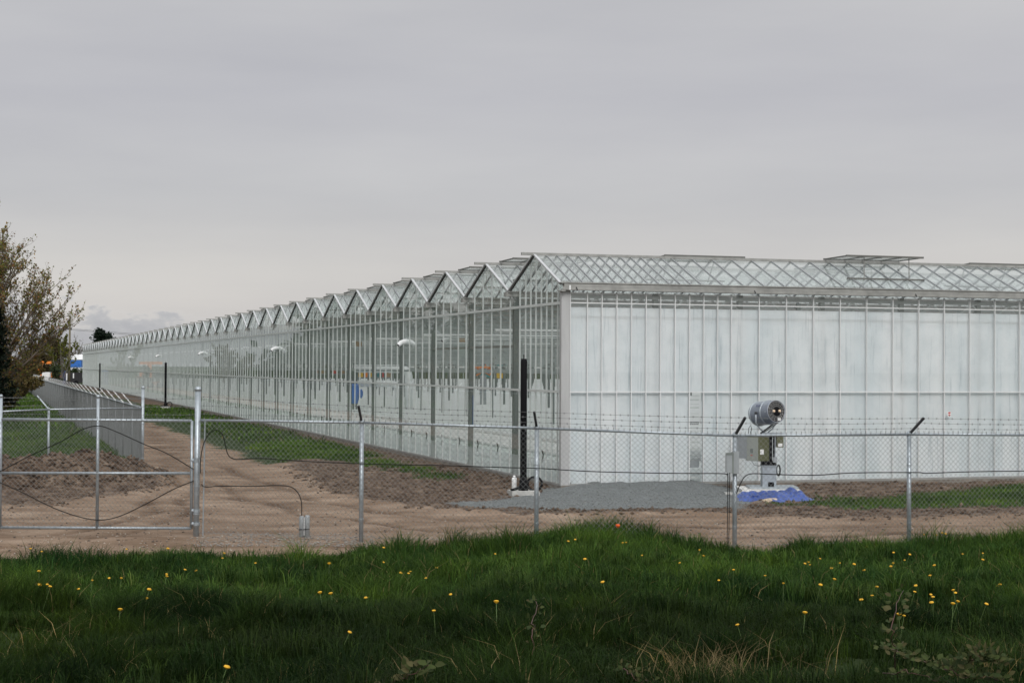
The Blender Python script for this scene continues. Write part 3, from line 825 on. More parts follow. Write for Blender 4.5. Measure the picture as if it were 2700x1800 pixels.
# inside: columns, pipes, crop wires, raised growing gutters
ic, rest, n = None, MB(), 0
cells = sorted(((k, j) for k in range(1, NB) for j in range(1, 10)), key=lambda c: c[0] + c[1] * 2)
for k, j in cells:
    x, y = j * 8.0, k * BAY
    if n < 100:
        if ic is None: ic = MB().box((-.05, -.04, .1), (.05, .04, 4.5)).build('inner_column', M['steelcol'], GH); o = ic
        else: o = dup(ic, GH)
        o.location = (x, y, 0); n += 1
    else: rest.box((x - .05, y - .04, .1), (x + .05, y + .04, 4.5))
tag(rest.build('inner_column', M['steelcol'], GH), kind='stuff')
for i, (b, z) in enumerate(((.55, .36), (.75, .66), (1.05, .95))):
    MB().tube([(b, .5, z), (b, NB * BAY - .5, z)], .065, 8).build('heating_pipe', M['pipe'], GH)
hs = None
for k in range(36):
    y = 1.2 + k * 1.9
    if hs is None:
        hs = MB().tube([(.55, 0, .42), (.6, .05, .62), (.62, .22, .72), (.68, .35, .68)], .016, 5).build('hose', M['cable'], GH); hs.location = (0, y, 0)
    else: o = dup(hs, GH, (0, y, 0))
rows = MB(); wires = MB(); crop = MB()
y = 1.0
while y < NB * BAY:
    rows.box((1.6, y - .10, .55), (WID - 1, y + .10, .63))
    if int(y / 1.6) % 2 == 0:
        for x in np.arange(2.0, WID - 1, 4.0): rows.box((x - .015, y - .015, .1), (x + .015, y + .015, .55))
    y += 1.6
tag(rows.build('growing_gutter', M['white'], GH), kind='stuff')
y = 2.0
while y < NB * BAY:
    for zz, o_ in ((2.62, .3), (2.8, 0), (2.98, -.9), (3.15, 0), (3.32, .9), (3.5, 0), (3.68, -.6)):
        wires.box((.4, y + o_ - .013, zz - .013), (WID - 1, y + o_ + .013, zz + .013))
    y += 3.2
tag(wires.build('crop_wire', M['girder'], GH), kind='stuff')
# rolled energy screens hung along the girders, white bundles
b_ = None
for k in range(0, NB, 2):
    if b_ is None:
        b_ = MB().tube([(1.0, 0, 3.78), (WID - 1, 0, 3.78)], .07, 6).build('rolled_screen', M['white'], GH); o = b_
    else: o = dup(b_, GH)
    o.location = (0, k * BAY + .6, 0)
# string droppers hanging from the crop wires
dr = MB()
for k in range(0, 34):
    for x in np.arange(2.0, 50, 1.0):
        xx = x + random.uniform(-.5, .5); l = random.uniform(.2, .8)
        dr.box((xx - .006, k * 4 + 2.02, 3.5 - l), (xx + .006, k * 4 + 2.03, 3.5))
tag(dr.build('string', M['alu_dark'], GH), kind='stuff')
m = MB(); m.box((.1, 4, 3.27), (.14, 12, 3.33)); m.build('conduit', M['alu_dark'], GH)
m = MB(); m.tube([(.2, 7.93, 1.2), (.2, 7.93, 2.0)], .03, 8); m.build('water_pipe', M['blue'], GH)

def gh_local(p):
    d = Vector(p) - CORNER
    return Vector((d.dot(V), d.dot(U), d.z))
def gh_world(x, y, z):
    return CORNER + V * x + U * y + Vector((0, 0, z))

# ------------------------------------------------------------------ things inside and on the greenhouse
fan_spec = [((931, 787), 52.0, 'white circulation fan tube with a dark open mouth, nearest the corner inside the glass wall'),
            ((1033, 776), 56.0, 'white tilted fan tube hanging under the roof beside the second wall column'),
            ((635, 801), 75.0, 'white arched fan tube halfway along the glass wall, above the gate fence rail'),
            ((465, 811), 101.0, 'small white arched fan tube inside the wall, above the tall gate post'),
            ((365, 817), 127.0, 'small white arched fan tube just above and left of the middle black pole'),
            ((301, 820), 152.0, 'tiny white fan tube right of the farthest black pole, inside the glass')]
for i, ((px, py), Y, lab) in enumerate(fan_spec):
    p = at(px, py, Y)
    r_ = empty('circulation_fan', p, TH, lab, 'fan', 'fans hung inside the greenhouse wall'); r_.scale = (.85, .85, .85)
    pts = [(-.30, -.10, -.10), (-.18, -.06, .0), (0, 0, .05), (.2, .06, .05), (.36, .12, -.03)]
    if i == 1: pts = [(-.34, -.1, -.14), (-.12, -.03, -.02), (.12, .03, .06), (.36, .1, .0)]
    MB().tube(pts, 0, 10, False, [.075, .09, .095, .09, .07][:len(pts)]).build('fan_tube', M['white'], r_, True)
    a = Vector(pts[0]); MB().lathe(a, (Vector(pts[1]) - a), [(.01, .06), (.012, .0601)], 10).build('fan_mouth', M['black'], r_)
    MB().bar((0, 0, .09), (0, 0, 4.3 - p.z), .02, .02).build('hanger', M['girder'], r_)

# insulated pipe loop with its blue valve
p0 = at(938, 965, 84)
hp = empty('pipe_loop', (p0.x, p0.y, .1), 0, 'large shiny insulated pipe loop standing inside the greenhouse behind the glass', 'pipe')
HZ = at(938, 838, 84).z - .1 - .2
def elbow(w, h, r):
    return [(-w, 0, h), (-r, 0, h)] + [(-r + r * math.sin(t), 0, h - r + r * math.cos(t)) for t in (R(30), R(60), R(90))] + [(0, 0, .25)]
MB().tube(elbow(2.75, HZ, .35), .20, 12).build('outer_pipe', M['pipe'], hp, True)
q = MB().tube(elbow(2.2, HZ - .75, .35), .17, 12).build('inner_pipe', M['pipe'], hp, True); q.location = (-.52, .3, 0)
m = MB(); m.lathe((0, 0, 0), (0, 0, 1), [(0, .2), (.25, .2)], 12); m.lathe((-.52, .3, 0), (0, 0, 1), [(0, .17), (.25, .17)], 12); m.build('pipe_foot', M['steelcol'], hp)
vx = -2.72
MB().lathe((vx, 0, 0), (0, 0, 1), [(.2, .13), (.75, .13), (.76, .16), (2.2, .14), (HZ - .1, .14)], 10).build('valve_stem', M['steelcol'], hp)
m = MB(); m.lathe((vx, -.02, 0), (0, 0, 1), [(.8, .15), (1.0, .22), (1.35, .24), (1.7, .2), (1.8, .15)], 12); m.lathe((vx + .2, -.05, 1.3), (1, 0, 0), [(0, .2), (.16, .24), (.22, .1)], 12); m.build('valve_body', M['blue'], hp)

# packing equipment at the far end
def crate(name, px0, px1, py0, py1, Y, mat, lab, cat, depth=1.2, extra=None):
    a = at(px0, py0, Y); b = at(px1, py1, Y)
    r_ = empty(name, ((a.x + b.x) / 2, Y, max(b.z, .1)), 0, lab, cat)
    w = (b.x - a.x) / 2; h = a.z - max(b.z, .1)
    m = MB(); m.box((-w, -depth / 2, 0), (w, depth / 2, h * .93)); m.build('body', mat, r_)
    m = MB(); m.box((-w - .03, -depth / 2 - .03, h * .93), (w + .03, depth / 2 + .03, h)); m.box((-w - .02, -depth / 2 - .02, h * .45), (w + .02, -depth / 2, h * .5)); m.build('rim', extra or mat, r_)
    return r_
crate('storage_rack', 1141, 1163, 826, 840, 150, M['teal'], 'teal topped storage rack deep inside the greenhouse, left of the orange lift', 'rack', extra=M['gray'])
crate('crate_stack', 1141, 1155, 848, 868, 150, M['yellow'], 'yellow crate stack under the teal rack deep inside the greenhouse', 'crates')
crate('blue_cabinet', 1104, 1128, 846, 866, 152, M['teal'], 'dark blue cabinet deep inside the greenhouse, left of the yellow crates', 'cabinet', extra=M['blue'])
for nm, (px, py), Y, lab in (('cardboard_box', (824, 790), 62, 'brown cardboard box fixed high inside the glass wall, left of the pipe loop'), ('cardboard_box', (1060, 778), 58, 'brown cardboard box high inside the glass, beside the tilted fan tube')):
    p = at(px, py, Y)
    o = empty(nm, p, TH, lab, 'box')
    MB().box((-.1, -.1, -.11), (.1, .1, .11)).build('carton', M['card'], o); MB().box((-.102, -.02, .10), (.102, .02, .114)).build('tape', M['label'], o)
for (x0_, x1_, y0_, y1_, Y_), lab_, pal in (((722, 795, 836, 858, 150), 'shelf of red and brown goods far inside the greenhouse, left of the pipe loop', ('red', 'drum', 'card', 'red', 'olive')),
                                        ((822, 905, 844, 866, 150), 'shelf of small coloured goods far inside, seen between the two pipes of the loop', ('yellow', 'orange', 'card', 'red', 'olive', 'teal'))):
    a = at(x0_, y0_, Y_); b = at(x1_, y1_, Y_)
    sf_ = empty('storage_shelf', ((a.x + b.x) / 2, Y_, .1), 0, lab_, 'shelf')
    w = (b.x - a.x) / 2; zb_, zt_ = b.z - .1, a.z - .1
    m = MB(); m.box((-w, -.4, zb_ - .08), (w, .4, zb_))
    for q in (-w + .05, 0, w - .05):
        for yy in (-.35, .35): m.box((q - .03, yy - .03, 0), (q + .03, yy + .03, zt_))
    m.build('rack_frame', M['gray'], sf_)
    x = -w + .1
    while x < w - .3:
        cw = random.uniform(.2, .5); ch = random.uniform(.35, .95) * (zt_ - zb_)
        MB().box((x, -.3, zb_), (x + cw, .3, zb_ + ch)).build('carton', M[random.choice(pal)], sf_); x += cw + random.uniform(.05, .35)
# orange lift
a = at(1090, 838, 96); b = at(1130, 862, 96)
lf = empty('scissor_lift', ((a.x + b.x) / 2, 96, b.z), 0, 'orange scissor lift far inside the greenhouse, right of the yellow crates', 'lift')
w = (b.x - a.x) / 2; h = a.z - b.z
m = MB(); m.box((-w, -.4, h * .72), (w, .4, h * .86)); m.build('platform', M['orange'], lf)
m = MB(); m.bar((-w * .8, 0, 0), (w * .8, 0, h * .72), .07, .07); m.bar((w * .8, .06, 0), (-w * .8, .06, h * .72), .07, .07); m.build('scissor_arm', M['orange'], lf)
m = MB(); m.box((w * .75, -.4, h * .1), (w, .4, h)); m.box((-w, -.05, h * .86), (-w * .9, .05, h)); m.box((w * .2, -.05, h * .86), (w * .32, .05, h * 1.05)); m.build('guard_rail', M['orange'], lf)
m = MB(); m.box((-w * .35, -.4, -b.z + .1), (w * .35, .4, 0)); m.build('chassis', M['gray'], lf)

# small notice on the near wall
a = at(2168, 950, 41)
bb = gh_local(a).x
sg = empty('warning_sign', gh_world(bb, -.048, a.z), TH, 'small white and red notice stuck to the white near wall', 'sign')
MB().box((-.045, -.004, -.06), (.045, .0, .06)).build('board', M['label'], sg)
m = MB(); m.box((-.03, -.0065, .01), (.03, -.0042, .05)); m.box((-.03, -.0065, -.035), (.03, -.0042, -.012)); m.build('printed_mark', M['red'], sg)
m = MB(); m.box((-.01, -.009, -.05), (.01, -.0066, -.03)); m.build('printed_dot', M['black'], sg)

# ------------------------------------------------------------------ chain-link fences
def link_mesh(length, height, pitch=0.0425, r=0.0026, bottom=0.04, spike=.055, leanx=None):
    """zig-zag wires with real thickness; panel along +x from the origin, in the xz plane"""
    hp_ = pitch
    nz = int(round((height - bottom) / hp_))
    nw = int(round(length / pitch))
    px_ = length / nw
    zs = bottom + np.arange(nz + 1) * ((height - bottom) / nz)
    VS, FS = [], []
    off = 0
    for w in range(nw):
        xw = (w + .5) * px_
        xz = xw + np.where((np.arange(nz + 1) + w) % 2 == 0, -1, 1) * px_ / 2
        yz = np.where((np.arange(nz + 1) + w) % 2 == 0, -.002, .002)
        zz = zs
        # barbed selvage above the rail
        xz = np.append(xz, xz[-1] + random.uniform(-.02, .02)); yz = np.append(yz, yz[-1]); zz = np.append(zz, zz[-1] + spike * random.uniform(.8, 1.2))
        n = len(zz)
        ring = np.empty((n, 3, 3), np.float32)
        for k in range(3):
            a_ = 2 * math.pi * k / 3
            ring[:, k, 0] = xz + r * 1.25 * math.cos(a_); ring[:, k, 1] = yz + r * math.sin(a_); ring[:, k, 2] = zz
        VS.append(ring.reshape(-1, 3))
        i = (np.arange(n - 1) * 3)[:, None]
        for k in range(3):
            k2 = (k + 1) % 3
            FS.append(np.concatenate([i + k, i + k2, i + k2 + 3, i + k + 3], 1) + off)
        off += n * 3
    return np.concatenate(VS), np.concatenate(FS)

def place_panel(name, a, b, h0, h1, parent, mat=None, off=0.0, **kw):
    """mesh between ground points a and b"""
    a, b = Vector(a), Vector(b)
    d = b - a; Ln = math.hypot(d.x, d.y)
    v, f = link_mesh(Ln, 1.0 * h0, **kw)
    ex = Vector((d.x / Ln, d.y / Ln, 0)); en = Vector((-ex.y, ex.x, 0))
    t = v[:, 0] / Ln
    sc = (h0 + (h1 - h0) * t) / h0
    out = np.stack([a.x + ex.x * v[:, 0] + en.x * (v[:, 1] + off), a.y + ex.y * v[:, 0] + en.y * (v[:, 1] + off),
                    a.z + d.z * t + v[:, 2] * sc], -1)
    return arrays_obj(name, out, f, mat or M['wire'], parent=parent)

def barbed(mb, pts, sag=.012, barb=.14, r=.0023):
    for a, b in zip(pts[:-1], pts[1:]):
        a, b = Vector(a), Vector(b)
        n = 6; P = []
        for i in range(n + 1):
            t = i / n; p = a.lerp(b, t); p.z -= sag * 4 * t * (1 - t) + random.uniform(-.003, .003); P.append(p)
        mb.tube(P, r, 4, False)
        L_ = (b - a).length; k = max(1, int(L_ / barb))
        for i in range(k):
            t = (i + .5 + random.uniform(-.2, .2)) / k
            p = a.lerp(b, t); p.z -= sag * 4 * t * (1 - t)
            d = (b - a).normalized()
            for s in (-1, 1):
                mb.bar(p - Vector((0, .004, .014)) * s + d * .01, p + Vector((0, .004, .014)) * s - d * .008, .004, .004)

def post_obj(base, h, r, parent, name='fence_post', arm=None, cap=True, armmat=None, lean=0.0):
    top = Vector((base[0] + lean, base[1], base[2] + h))
    b = Vector(base); b.z -= .3
    o = MB().tube([b, top], r, 12).build(name, M['galv'], parent, True)
    if cap: MB().lathe(top - Vector((0, 0, .015)), (0, 0, 1), [(0, r * 1.15), (.035, r * 1.15), (.06, r * .8), (.07, r * .2)], 12).build('post_cap', M['galv'], o, True)
    tips = []
    if arm is not None:
        a = Vector(arm); e = top + a
        MB().bar(top - a * .02, e, .035, .03, (0, .3, 1)).build('barb_arm', armmat or M['galv'], o)
        tips = [top + a * t for t in (.36, .68, .98)]
    for z in (.35, .8, 1.25): MB().lathe((base[0] + lean * z / h, base[1], base[2] + z), (0, 0, 1), [(0, r * 1.12), (.02, r * 1.12)], 10).build('tie_band', M['galv'], o)
    return o, tips

# --- front run, right of the gate
FP = [(831, 1243, 970, (-.035, -.2, .27)), (1233, None, 983, (-.045, -.2, .26)), (1688, 1262, 1000, (.13, -.2, .285)), (2088, 1252, 997, (.185, -.2, .265)), (2490, None, 999, (.2, -.2, .26))]
FD = [26.4, 25.9, 25.4, 26.2, 27.0]
GPB = at(450, 1230, 27.1); GP_RAIL = at(459, 965, 27.1)
ff = empty('chain_link_fence', (at(1233, 983, 25.9).x, 25.9, 0), 0, 'front chain-link fence run with barbed wire, right of the gate', 'fence')
bpy.context.view_layer.update()
FI = ff.matrix_world.inverted()
def loc(p): return Vector(p) - Vector(ff.location)
bases, rails, tipss = [], [], []
gb = Vector((GPB.x, GPB.y, GPB.z))
bases.append(Vector((GPB.x + .02, 27.1, 0.0))); rails.append(GP_RAIL)
# heavy gate post belongs to the front run
gtop = at(455, 895, 27.1)
post, _ = post_obj(loc(gb), gtop.z - gb.z, .048, ff, 'gate_post', lean=gtop.x - gb.x)
tips_gate = [Vector((gtop.x + .03, 27.1, z)) for z in (at(455, 950, 27.1).z, at(455, 931, 27.1).z, at(455, 910, 27.1).z)]
tipss.append(tips_gate)
for (px, pyb, pyr, arm), Y in zip(FP, FD):
    rt = at(px, pyr, Y)
    zb = at(px, pyb, Y).z if pyb else 0.03
    if pyb is None: zb = float(hgt(np.array([rt.x]), np.array([Y]), False)[0])
    base = Vector((rt.x, Y, zb))
    o, tips = post_obj(loc(base), rt.z - zb, .035, ff, arm=arm, armmat=M['darkarm'], cap=True)
    bases.append(base); rails.append(rt); tipss.append([t + Vector(ff.location) for t in tips])
for i in range(len(bases) - 1):
    a, b = bases[i], bases[i + 1]
    za = min(a.z, 0.05); zb_ = min(b.z, .05)
    pa, pb = loc((a.x, a.y - .04, a.z)), loc((b.x, b.y - .04, b.z))
    place_panel('mesh_panel', pa, pb, rails[i].z - a.z, rails[i + 1].z - b.z, ff)
    MB().tube([loc(rails[i]), loc(rails[i + 1])], .0215, 10).build('top_rail', M['galv'], ff, True)
m = MB()
for s in range(3): barbed(m, [loc(t[s]) for t in tipss])
m.build('barbed_wire', M['barb'], ff)
m = MB().tube([loc(b + Vector((0, -.045, .07))) for b in bases], .0022, 4); m.build('tension_wire', M['wire'], ff)
m = MB()
x0 = loc(GP_RAIL)
m.bar((x0.x + .07, x0.y - .03, 0.02), (x0.x + .09, x0.y - .03, x0.z), .012, .02); m.build('tension_bar', M['galv'], ff)

# --- swing gate, left of the post
GY = 27.1
gl0, gl1 = at(2, 965, GY), at(441, 965, GY)
zt, zm, zb = at(224, 965, GY).z, at(224, 1087, GY).z, at(224, 1212, GY).z
gate = empty('swing_gate', (gl1.x, GY, 0), 0, 'wide galvanized chain-link swing gate across the dirt track', 'gate')
def gl(p): return Vector(p) - Vector(gate.location)
xm = at(224, 1087, GY).x
fr = MB()
fr.tube([gl((gl0.x, GY, zt + .01)), gl((gl1.x, GY, zt))], .024, 10); fr.tube([gl((gl0.x, GY, zb)), gl((gl1.x, GY, zb))], .024, 10)
fr.tube([gl((gl1.x, GY, zb)), gl((gl1.x, GY, zt))], .024, 10)
fr.build('gate_frame', M['galv'], gate, True)
MB().tube([gl((gl0.x, GY, zm)), gl((gl1.x - .02, GY, zm + .01))], .024, 10).build('gate_rail', M['galv'], gate, True)
ztop = at(224, 912, GY).z
for xx in (xm, gl0.x):
    o = MB().tube([gl((xx, GY, zb - .01)), gl((xx, GY, ztop))], .026, 10).build('gate_upright', M['galv'], gate, True)
    MB().lathe(gl((xx, GY, ztop - .01)), (0, 0, 1), [(0, .03), (.03, .03), (.05, .015)], 10).build('upright_cap', M['galv'], o, True)
place_panel('mesh_panel', gl((gl0.x, GY - .035, zb - .05)), gl((xm, GY - .035, zb - .05)), zt - zb + .05, zt - zb + .05, gate)
place_panel('mesh_panel', gl((xm, GY - .035, zb - .05)), gl((gl1.x, GY - .035, zb - .05)), zt - zb + .05, zt - zb + .05, gate)
m = MB()
for z in (.10, .23, .36): barbed(m, [gl((gl0.x, GY, zt + z)), gl((xm, GY, zt + z)), gl((gl1.x + .05, GY, zt + z))], .006)
m.build('barbed_wire', M['barb'], gate)
hg = None
for py in (1057, 1172, 1202):
    p = gl(at(441, py, GY))
    m = MB(); m.lathe(p + Vector((-.03, 0, 0)), (1, 0, 0), [(0, .012), (.03, .03), (.10, .03)], 10); m.lathe(p + Vector((.075, 0, -.03)), (0, 0, 1), [(0, .055), (.05, .055)], 12)
    m.build('hinge', M['galv'], gate)

# --- run behind the gate, left to the corner post
bx = at(112, 940, 41.0); b0 = at(-2, 945, 39.9); bc = at(328, 937, 43.3)
bf = empty('chain_link_fence', (bc.x, bc.y, 0), 0, 'short chain-link fence across the grass behind the gate, left to the corner post', 'fence')
def lb(p): return Vector(p) - Vector(bf.location)
def gz(x, y): return float(hgt(np.array([x]), np.array([y]), False)[0])
ctop = at(328, 891, 43.3)
post_obj(lb((bc.x, bc.y, gz(bc.x, bc.y) * .3)), ctop.z, .042, bf, 'corner_post')
arm = (-.28, -.05, .34)
prs = [(bc, None)]
ptips = [[Vector((bc.x, bc.y, bc.z + z)) for z in (.14, .26, .4)]]
for p in (bx, b0, b0 + (b0 - bx) * 2.4):
    zb_ = gz(p.x, p.y) - .05
    o, tips = post_obj(lb((p.x, p.y, zb_)), p.z - zb_, .03, bf, arm=arm, cap=True)
    prs.append((p, zb_)); ptips.append([t + Vector(bf.location) for t in tips])
for i in range(len(prs) - 1):
    a, b = prs[i][0], prs[i + 1][0]
    place_panel('mesh_panel', lb((b.x, b.y - .04, .12)), lb((a.x, a.y - .04, .05)), b.z - .12, a.z - .05, bf)
    MB().tube([lb(a), lb(b)], .0215, 8).build('top_rail', M['galv'], bf, True)
m = MB()
for s in range(3): barbed(m, [lb(t[s]) for t in ptips])
m.build('barbed_wire', M['barb'], bf)

# --- long side fence running away beside the track
sf = empty('chain_link_fence', (SIDE0.x, SIDE0.y, 0), TH, 'long chain-link side fence with outward arms, receding beside the dirt track', 'fence')
SP, NS = 3.15, 60
RH = bc.z                      # rail height
v, f = link_mesh(SP, RH)
v2 = np.stack([v[:, 1], v[:, 0], v[:, 2]], -1)
pm = arrays_obj('mesh_panel', v2, f, M['wire'], parent=sf)
pp = MB().tube([(0, 0, -.3), (0, 0, RH)], .03, 8).build('fence_post', M['sidepost'], sf, True)
pa_ = MB().bar((.005, 0, RH - .01), (-.30, -.03, RH + .35), .05, .03, (1, 0, 0)).build('barb_arm', M['armw'], pp)
pr_ = MB().tube([(0, 0, RH), (0, SP, RH)], .0215, 8).build('top_rail', M['galv'], sf, True)
m = MB()
for t in (.36, .68, .98): barbed(m, [(-.30 * t, SP * q, RH + .35 * t) for q in (0, 1)])
pb_ = m.build('barbed_wire', M['barb'], sf)
pp.location = (0, SP, 0)
for i in range(1, NS):
    dup(pm, sf, (0, i * SP, 0)); o = dup(pp, sf, (0, (i + 1) * SP, 0)); dup(pa_, o)
    dup(pr_, sf, (0, i * SP, 0)); dup(pb_, sf, (0, i * SP, 0))

# --- black cables tied to the fence
def cable(name, pts, Yf, lab, r=.008):
    P = [at(px * .8711, py * .8711, Yf(px * .8711) if callable(Yf) else Yf) for px, py in pts]
    # smooth
    Q = []
    for i in range(len(P) - 1):
        p0_, p1, p2, p3 = P[max(i - 1, 0)], P[i], P[i + 1], P[min(i + 2, len(P) - 1)]
        for k in range(5):
            t = k / 5
            Q.append(.5 * ((2 * p1) + (p2 - p0_) * t + (2 * p0_ - 5 * p1 + 4 * p2 - p3) * t * t + (3 * p1 - p0_ - 3 * p2 + p3) * t ** 3))
    Q.append(P[-1])
    o = MB().tube(Q, r, 5).build(name, M['cable'])
    return tag(o, lab, 'cable', 'black cables on the fence and gate')
fy = lambda px: float(np.interp(px, [450, 831, 1233, 1688, 2088, 2490], [27.1, 26.4, 25.9, 25.4, 26.2, 27.0])) - .06
cable('cable', [(531, 1275), (541, 1283), (582, 1281), (674, 1281), (731, 1279), (767, 1283), (786, 1299), (795, 1324), (795.5, 1358)], fy, 'lower black cable on the fence, curving down to the stub post pair')
cable('cable', [(528.6, 1247), (528.6, 1212), (537, 1169), (552, 1142), (570, 1133), (584, 1142), (591, 1158), (599.5, 1194), (612, 1208), (634, 1210.5), (674, 1208), (711, 1209), (760, 1213), (950, 1222), (1180, 1227), (1330, 1232), (1415, 1234), (1550, 1242), (1700, 1246), (1800, 1247.5), (1905, 1248), (1918, 1252)], fy,
      'long black cable looping beside the gate post, ending at the grey box')
cable('cable', [(1942, 1300), (1952, 1275), (1965, 1255), (1985, 1248), (2040, 1250), (2150, 1252), (2250, 1246), (2420, 1245), (2440, 1247), (2560, 1243), (2720, 1241)], fy, 'black cable along the fence from the grey box to the right edge')
Z2 = 1 / 2.613
cable('cable', [(-10, 900 + 905 * Z2), (11, 900 + 880 * Z2), (76, 900 + 790 * Z2), (160, 900 + 690 * Z2), (214, 900 + 610 * Z2), (260, 900 + 581 * Z2), (306, 900 + 620 * Z2), (383, 900 + 710 * Z2), (440, 900 + 770 * Z2), (511, 900 + 880 * Z2)], GY - .06, 'upper black cable arching over the gate mesh')
cable('cable', [(-10, 900 + 960 * Z2), (60, 900 + 1040 * Z2), (141, 900 + 1145 * Z2), (214, 900 + 1210 * Z2), (268, 900 + 1228 * Z2), (318, 900 + 1200 * Z2), (383, 900 + 1120 * Z2), (459, 900 + 1015 * Z2), (511, 900 + 960 * Z2)], GY - .06, 'lower black cable sagging across the bottom half of the gate')

# --- grey electrical box on the corner fence post
p = at(1682, 1062, 25.33)
eb = empty('electrical_box', p, 0, 'grey electrical box fixed to the fence post in front of the fan', 'electrical box')
MB().box((-.10, -.07, -.15), (-.012, .03, .15)).build('front_housing', M['gray'], eb)
MB().box((.012, -.02, -.17), (.10, .10, .17)).build('rear_housing', M['gray'], eb)
m = MB(); m.box((-.104, -.075, .12), (-.01, -.0705, .155)); m.box((-.012, -.06, -.16), (.014, .06, .16)); m.build('cover_lip', M['steelcol'], eb)
gzb = gz(p.x, 25.4) - p.z
m = MB()
for dx in (-.075, -.05): m.tube([(dx, -.02, -.15), (dx + .005, -.02, -.4), (dx - .004, -.02, gzb)], .006, 5)
m.build('conduit', M['cable'], eb)

# --- pair of tied stub posts
p = ground_pt(699, 1232)
sp_ = empty('stub_post', p, 0, 'pair of short grey stub posts tied together inside the fence by the gate', 'post')
for dx, h in ((-.045, .335), (.045, .35)):
    MB().lathe((dx, 0, -.1), (0, 0, 1), [(0, .042), (h + .08, .042), (h + .1, .03)], 12).build('stub', M['gray'], sp_, True)
m = MB(); m.tube([(-.09, -.045, .12), (0, -.052, .125), (.09, -.045, .13)], .006, 4); m.build('tie', M['black'], sp_)
MB().box((-.006, -.03, .03), (.006, -.02, .31)).build('rod', M['white'], sp_)

# ------------------------------------------------------------------ black poles
pole_spec = [(1202, 1131, 35.9, 'thick black wrapped pole on a concrete pad by the greenhouse corner', .071),
             (380, 930, 108, 'black pole beside the glass wall, second from the corner', .075),
             (229, 893, 172, 'thin black pole beside the far end of the glass wall', .075)]
for i, (px, py, Y, lab, r_) in enumerate(pole_spec):
    p = ground_pt(px, py); p = at(px, py, Y); gzv = .08
    base = Vector((p.x, Y, 0.0))
    e = empty('black_pole', base, TH * .6, lab, 'pole', 'black poles along the greenhouse wall')
    MB().box((-.30, -.30, -.12), (.30, .30, .12)).build('concrete_pad', M['conc'], e)
    MB().lathe((0, 0, .12), (0, 0, 1), [(0, r_), (2.78, r_), (2.84, r_ * .8)], 14).build('shaft', M['black'], e, True)
    MB().lathe((0, 0, 2.95), (0, 0, 1), [(0, .012), (.10, .012)], 6).build('spike', M['black'], e)
    m = MB(); m.lathe((0, 0, .12), (0, 0, 1), [(0, r_ * 1.5), (.1, r_ * 1.4), (.3, r_ * 1.05)], 12); m.build('boot', M['black'], e, True)
    m = MB(); m.tube([(.10 + .16 * (1 - math.cos(t)), .05, .26 + .15 * math.sin(t)) for t in np.linspace(0, 6.28, 12)], .028, 6)
    m.tube([(-.08, -.05, .2), (-.2, -.12, .16), (-.3, -.1, .13)], .03, 6); m.build('hose_coil', M['black'], e, True)
p = at(1181, 1128, 36.1)
wp = empty('capped_pipe', (p.x, 36.1, .05), 0, 'short white plastic pipe with a screw cap beside the thick black pole', 'pipe')
MB().lathe((0, 0, 0), (0, 0, 1), [(0, .055), (.31, .055), (.33, .05)], 14).build('tube', M['white'], wp, True)
MB().lathe((0, 0, .33), (0, 0, 1), [(0, .028), (.05, .028)], 10).build('cap', M['white'], wp, True)

# ------------------------------------------------------------------ spray fan on its pedestal
FB = at(1765, 1119, 37.0)
pad = empty('concrete_pad', (FB.x + .0, 37.0, 0), 0, 'pale concrete pad under the spray fan, half covered by the blue tarp', 'pad')
MB().box((-.66, -.55, -.1), (.62, .6, .12)).build('slab', M['paleconc'], pad)
m = MB(); m.box((-.45, -.35, .122), (.62, .45, .16)); m.build('base_plate', M['galv'], pad)
m = MB(); m.box((-1.05, -.75, -.1), (-.4, -.5, .06)); m.build('kerb_slab', M['conc'], pad)
SF = empty('spray_fan', (FB.x, 37.0, .16), 0, 'grey barrel spray fan with round grille and control cabinets on a steel pedestal', 'fan')
k_ = 1 / 577.0 * 1.0
def fz(zx, zy, dy=0.0):   # offsets in metres from the pedestal foot
    return Vector(((zx - 622) * k_, dy, (1278 - zy) * k_))
m = MB(); m.box((-.152, -.15, 0), (.152, .15, .45)); m.box((-.17, -.17, .45), (.17, .17, .468)); ped = m.build('pedestal', M['galv'], SF)
MB().box((-.03, -.156, .0), (.10, -.1505, .10)).build('opening', M['black'], ped)
m = MB(); m.box((-.16, -.12, .47), (.16, .12, .56)); m.build('turntable', M['black'], SF)
# cabinets, turned so that one side is seen light and one dark
cb = MB()
c1 = Matrix.Rotation(R(38), 3, 'Z')
def rbox(c, sx, sy, sz, rot):
    mb = MB(); mb.obox(c, rot @ Vector((sx, 0, 0)), rot @ Vector((0, sy, 0)), (0, 0, sz)); return mb
cc = fz(480, 800)
rb1 = rbox((cc.x, 0, cc.z + .0), .19, .17, .265, Matrix.Rotation(R(-52), 3, 'Z'))
cab1 = rb1.build('cabinet', M['olive'], SF)
rot = Matrix.Rotation(R(-52), 3, 'Z')
dv = rot @ Vector((0, -1, 0)); du = rot @ Vector((1, 0, 0))
MB().obox(Vector((cc.x, 0, cc.z)) + dv * .178, du * .185, dv * .008, (0, 0, .26)).build('cabinet_door', M['cab'], cab1)
rb2 = rbox((cc.x - .24, .20, cc.z + .03), .16, .13, .25, rot); rb2.build('cabinet', M['gray'], SF)
p = Vector((cc.x, 0, cc.z)) + dv * .188
m = MB(); m.obox(p + Vector((0, 0, -.14)), du * .03, dv * .003, (0, 0, .008)); m.build('switch', M['red'], cab1)
m = MB(); m.obox(p + Vector((0, 0, -.04)), du * .04, dv * .004, (0, 0, .045)); m.build('dial_plate', M['steelcol'], cab1)
p = Vector((cc.x, 0, cc.z)) + du * .192
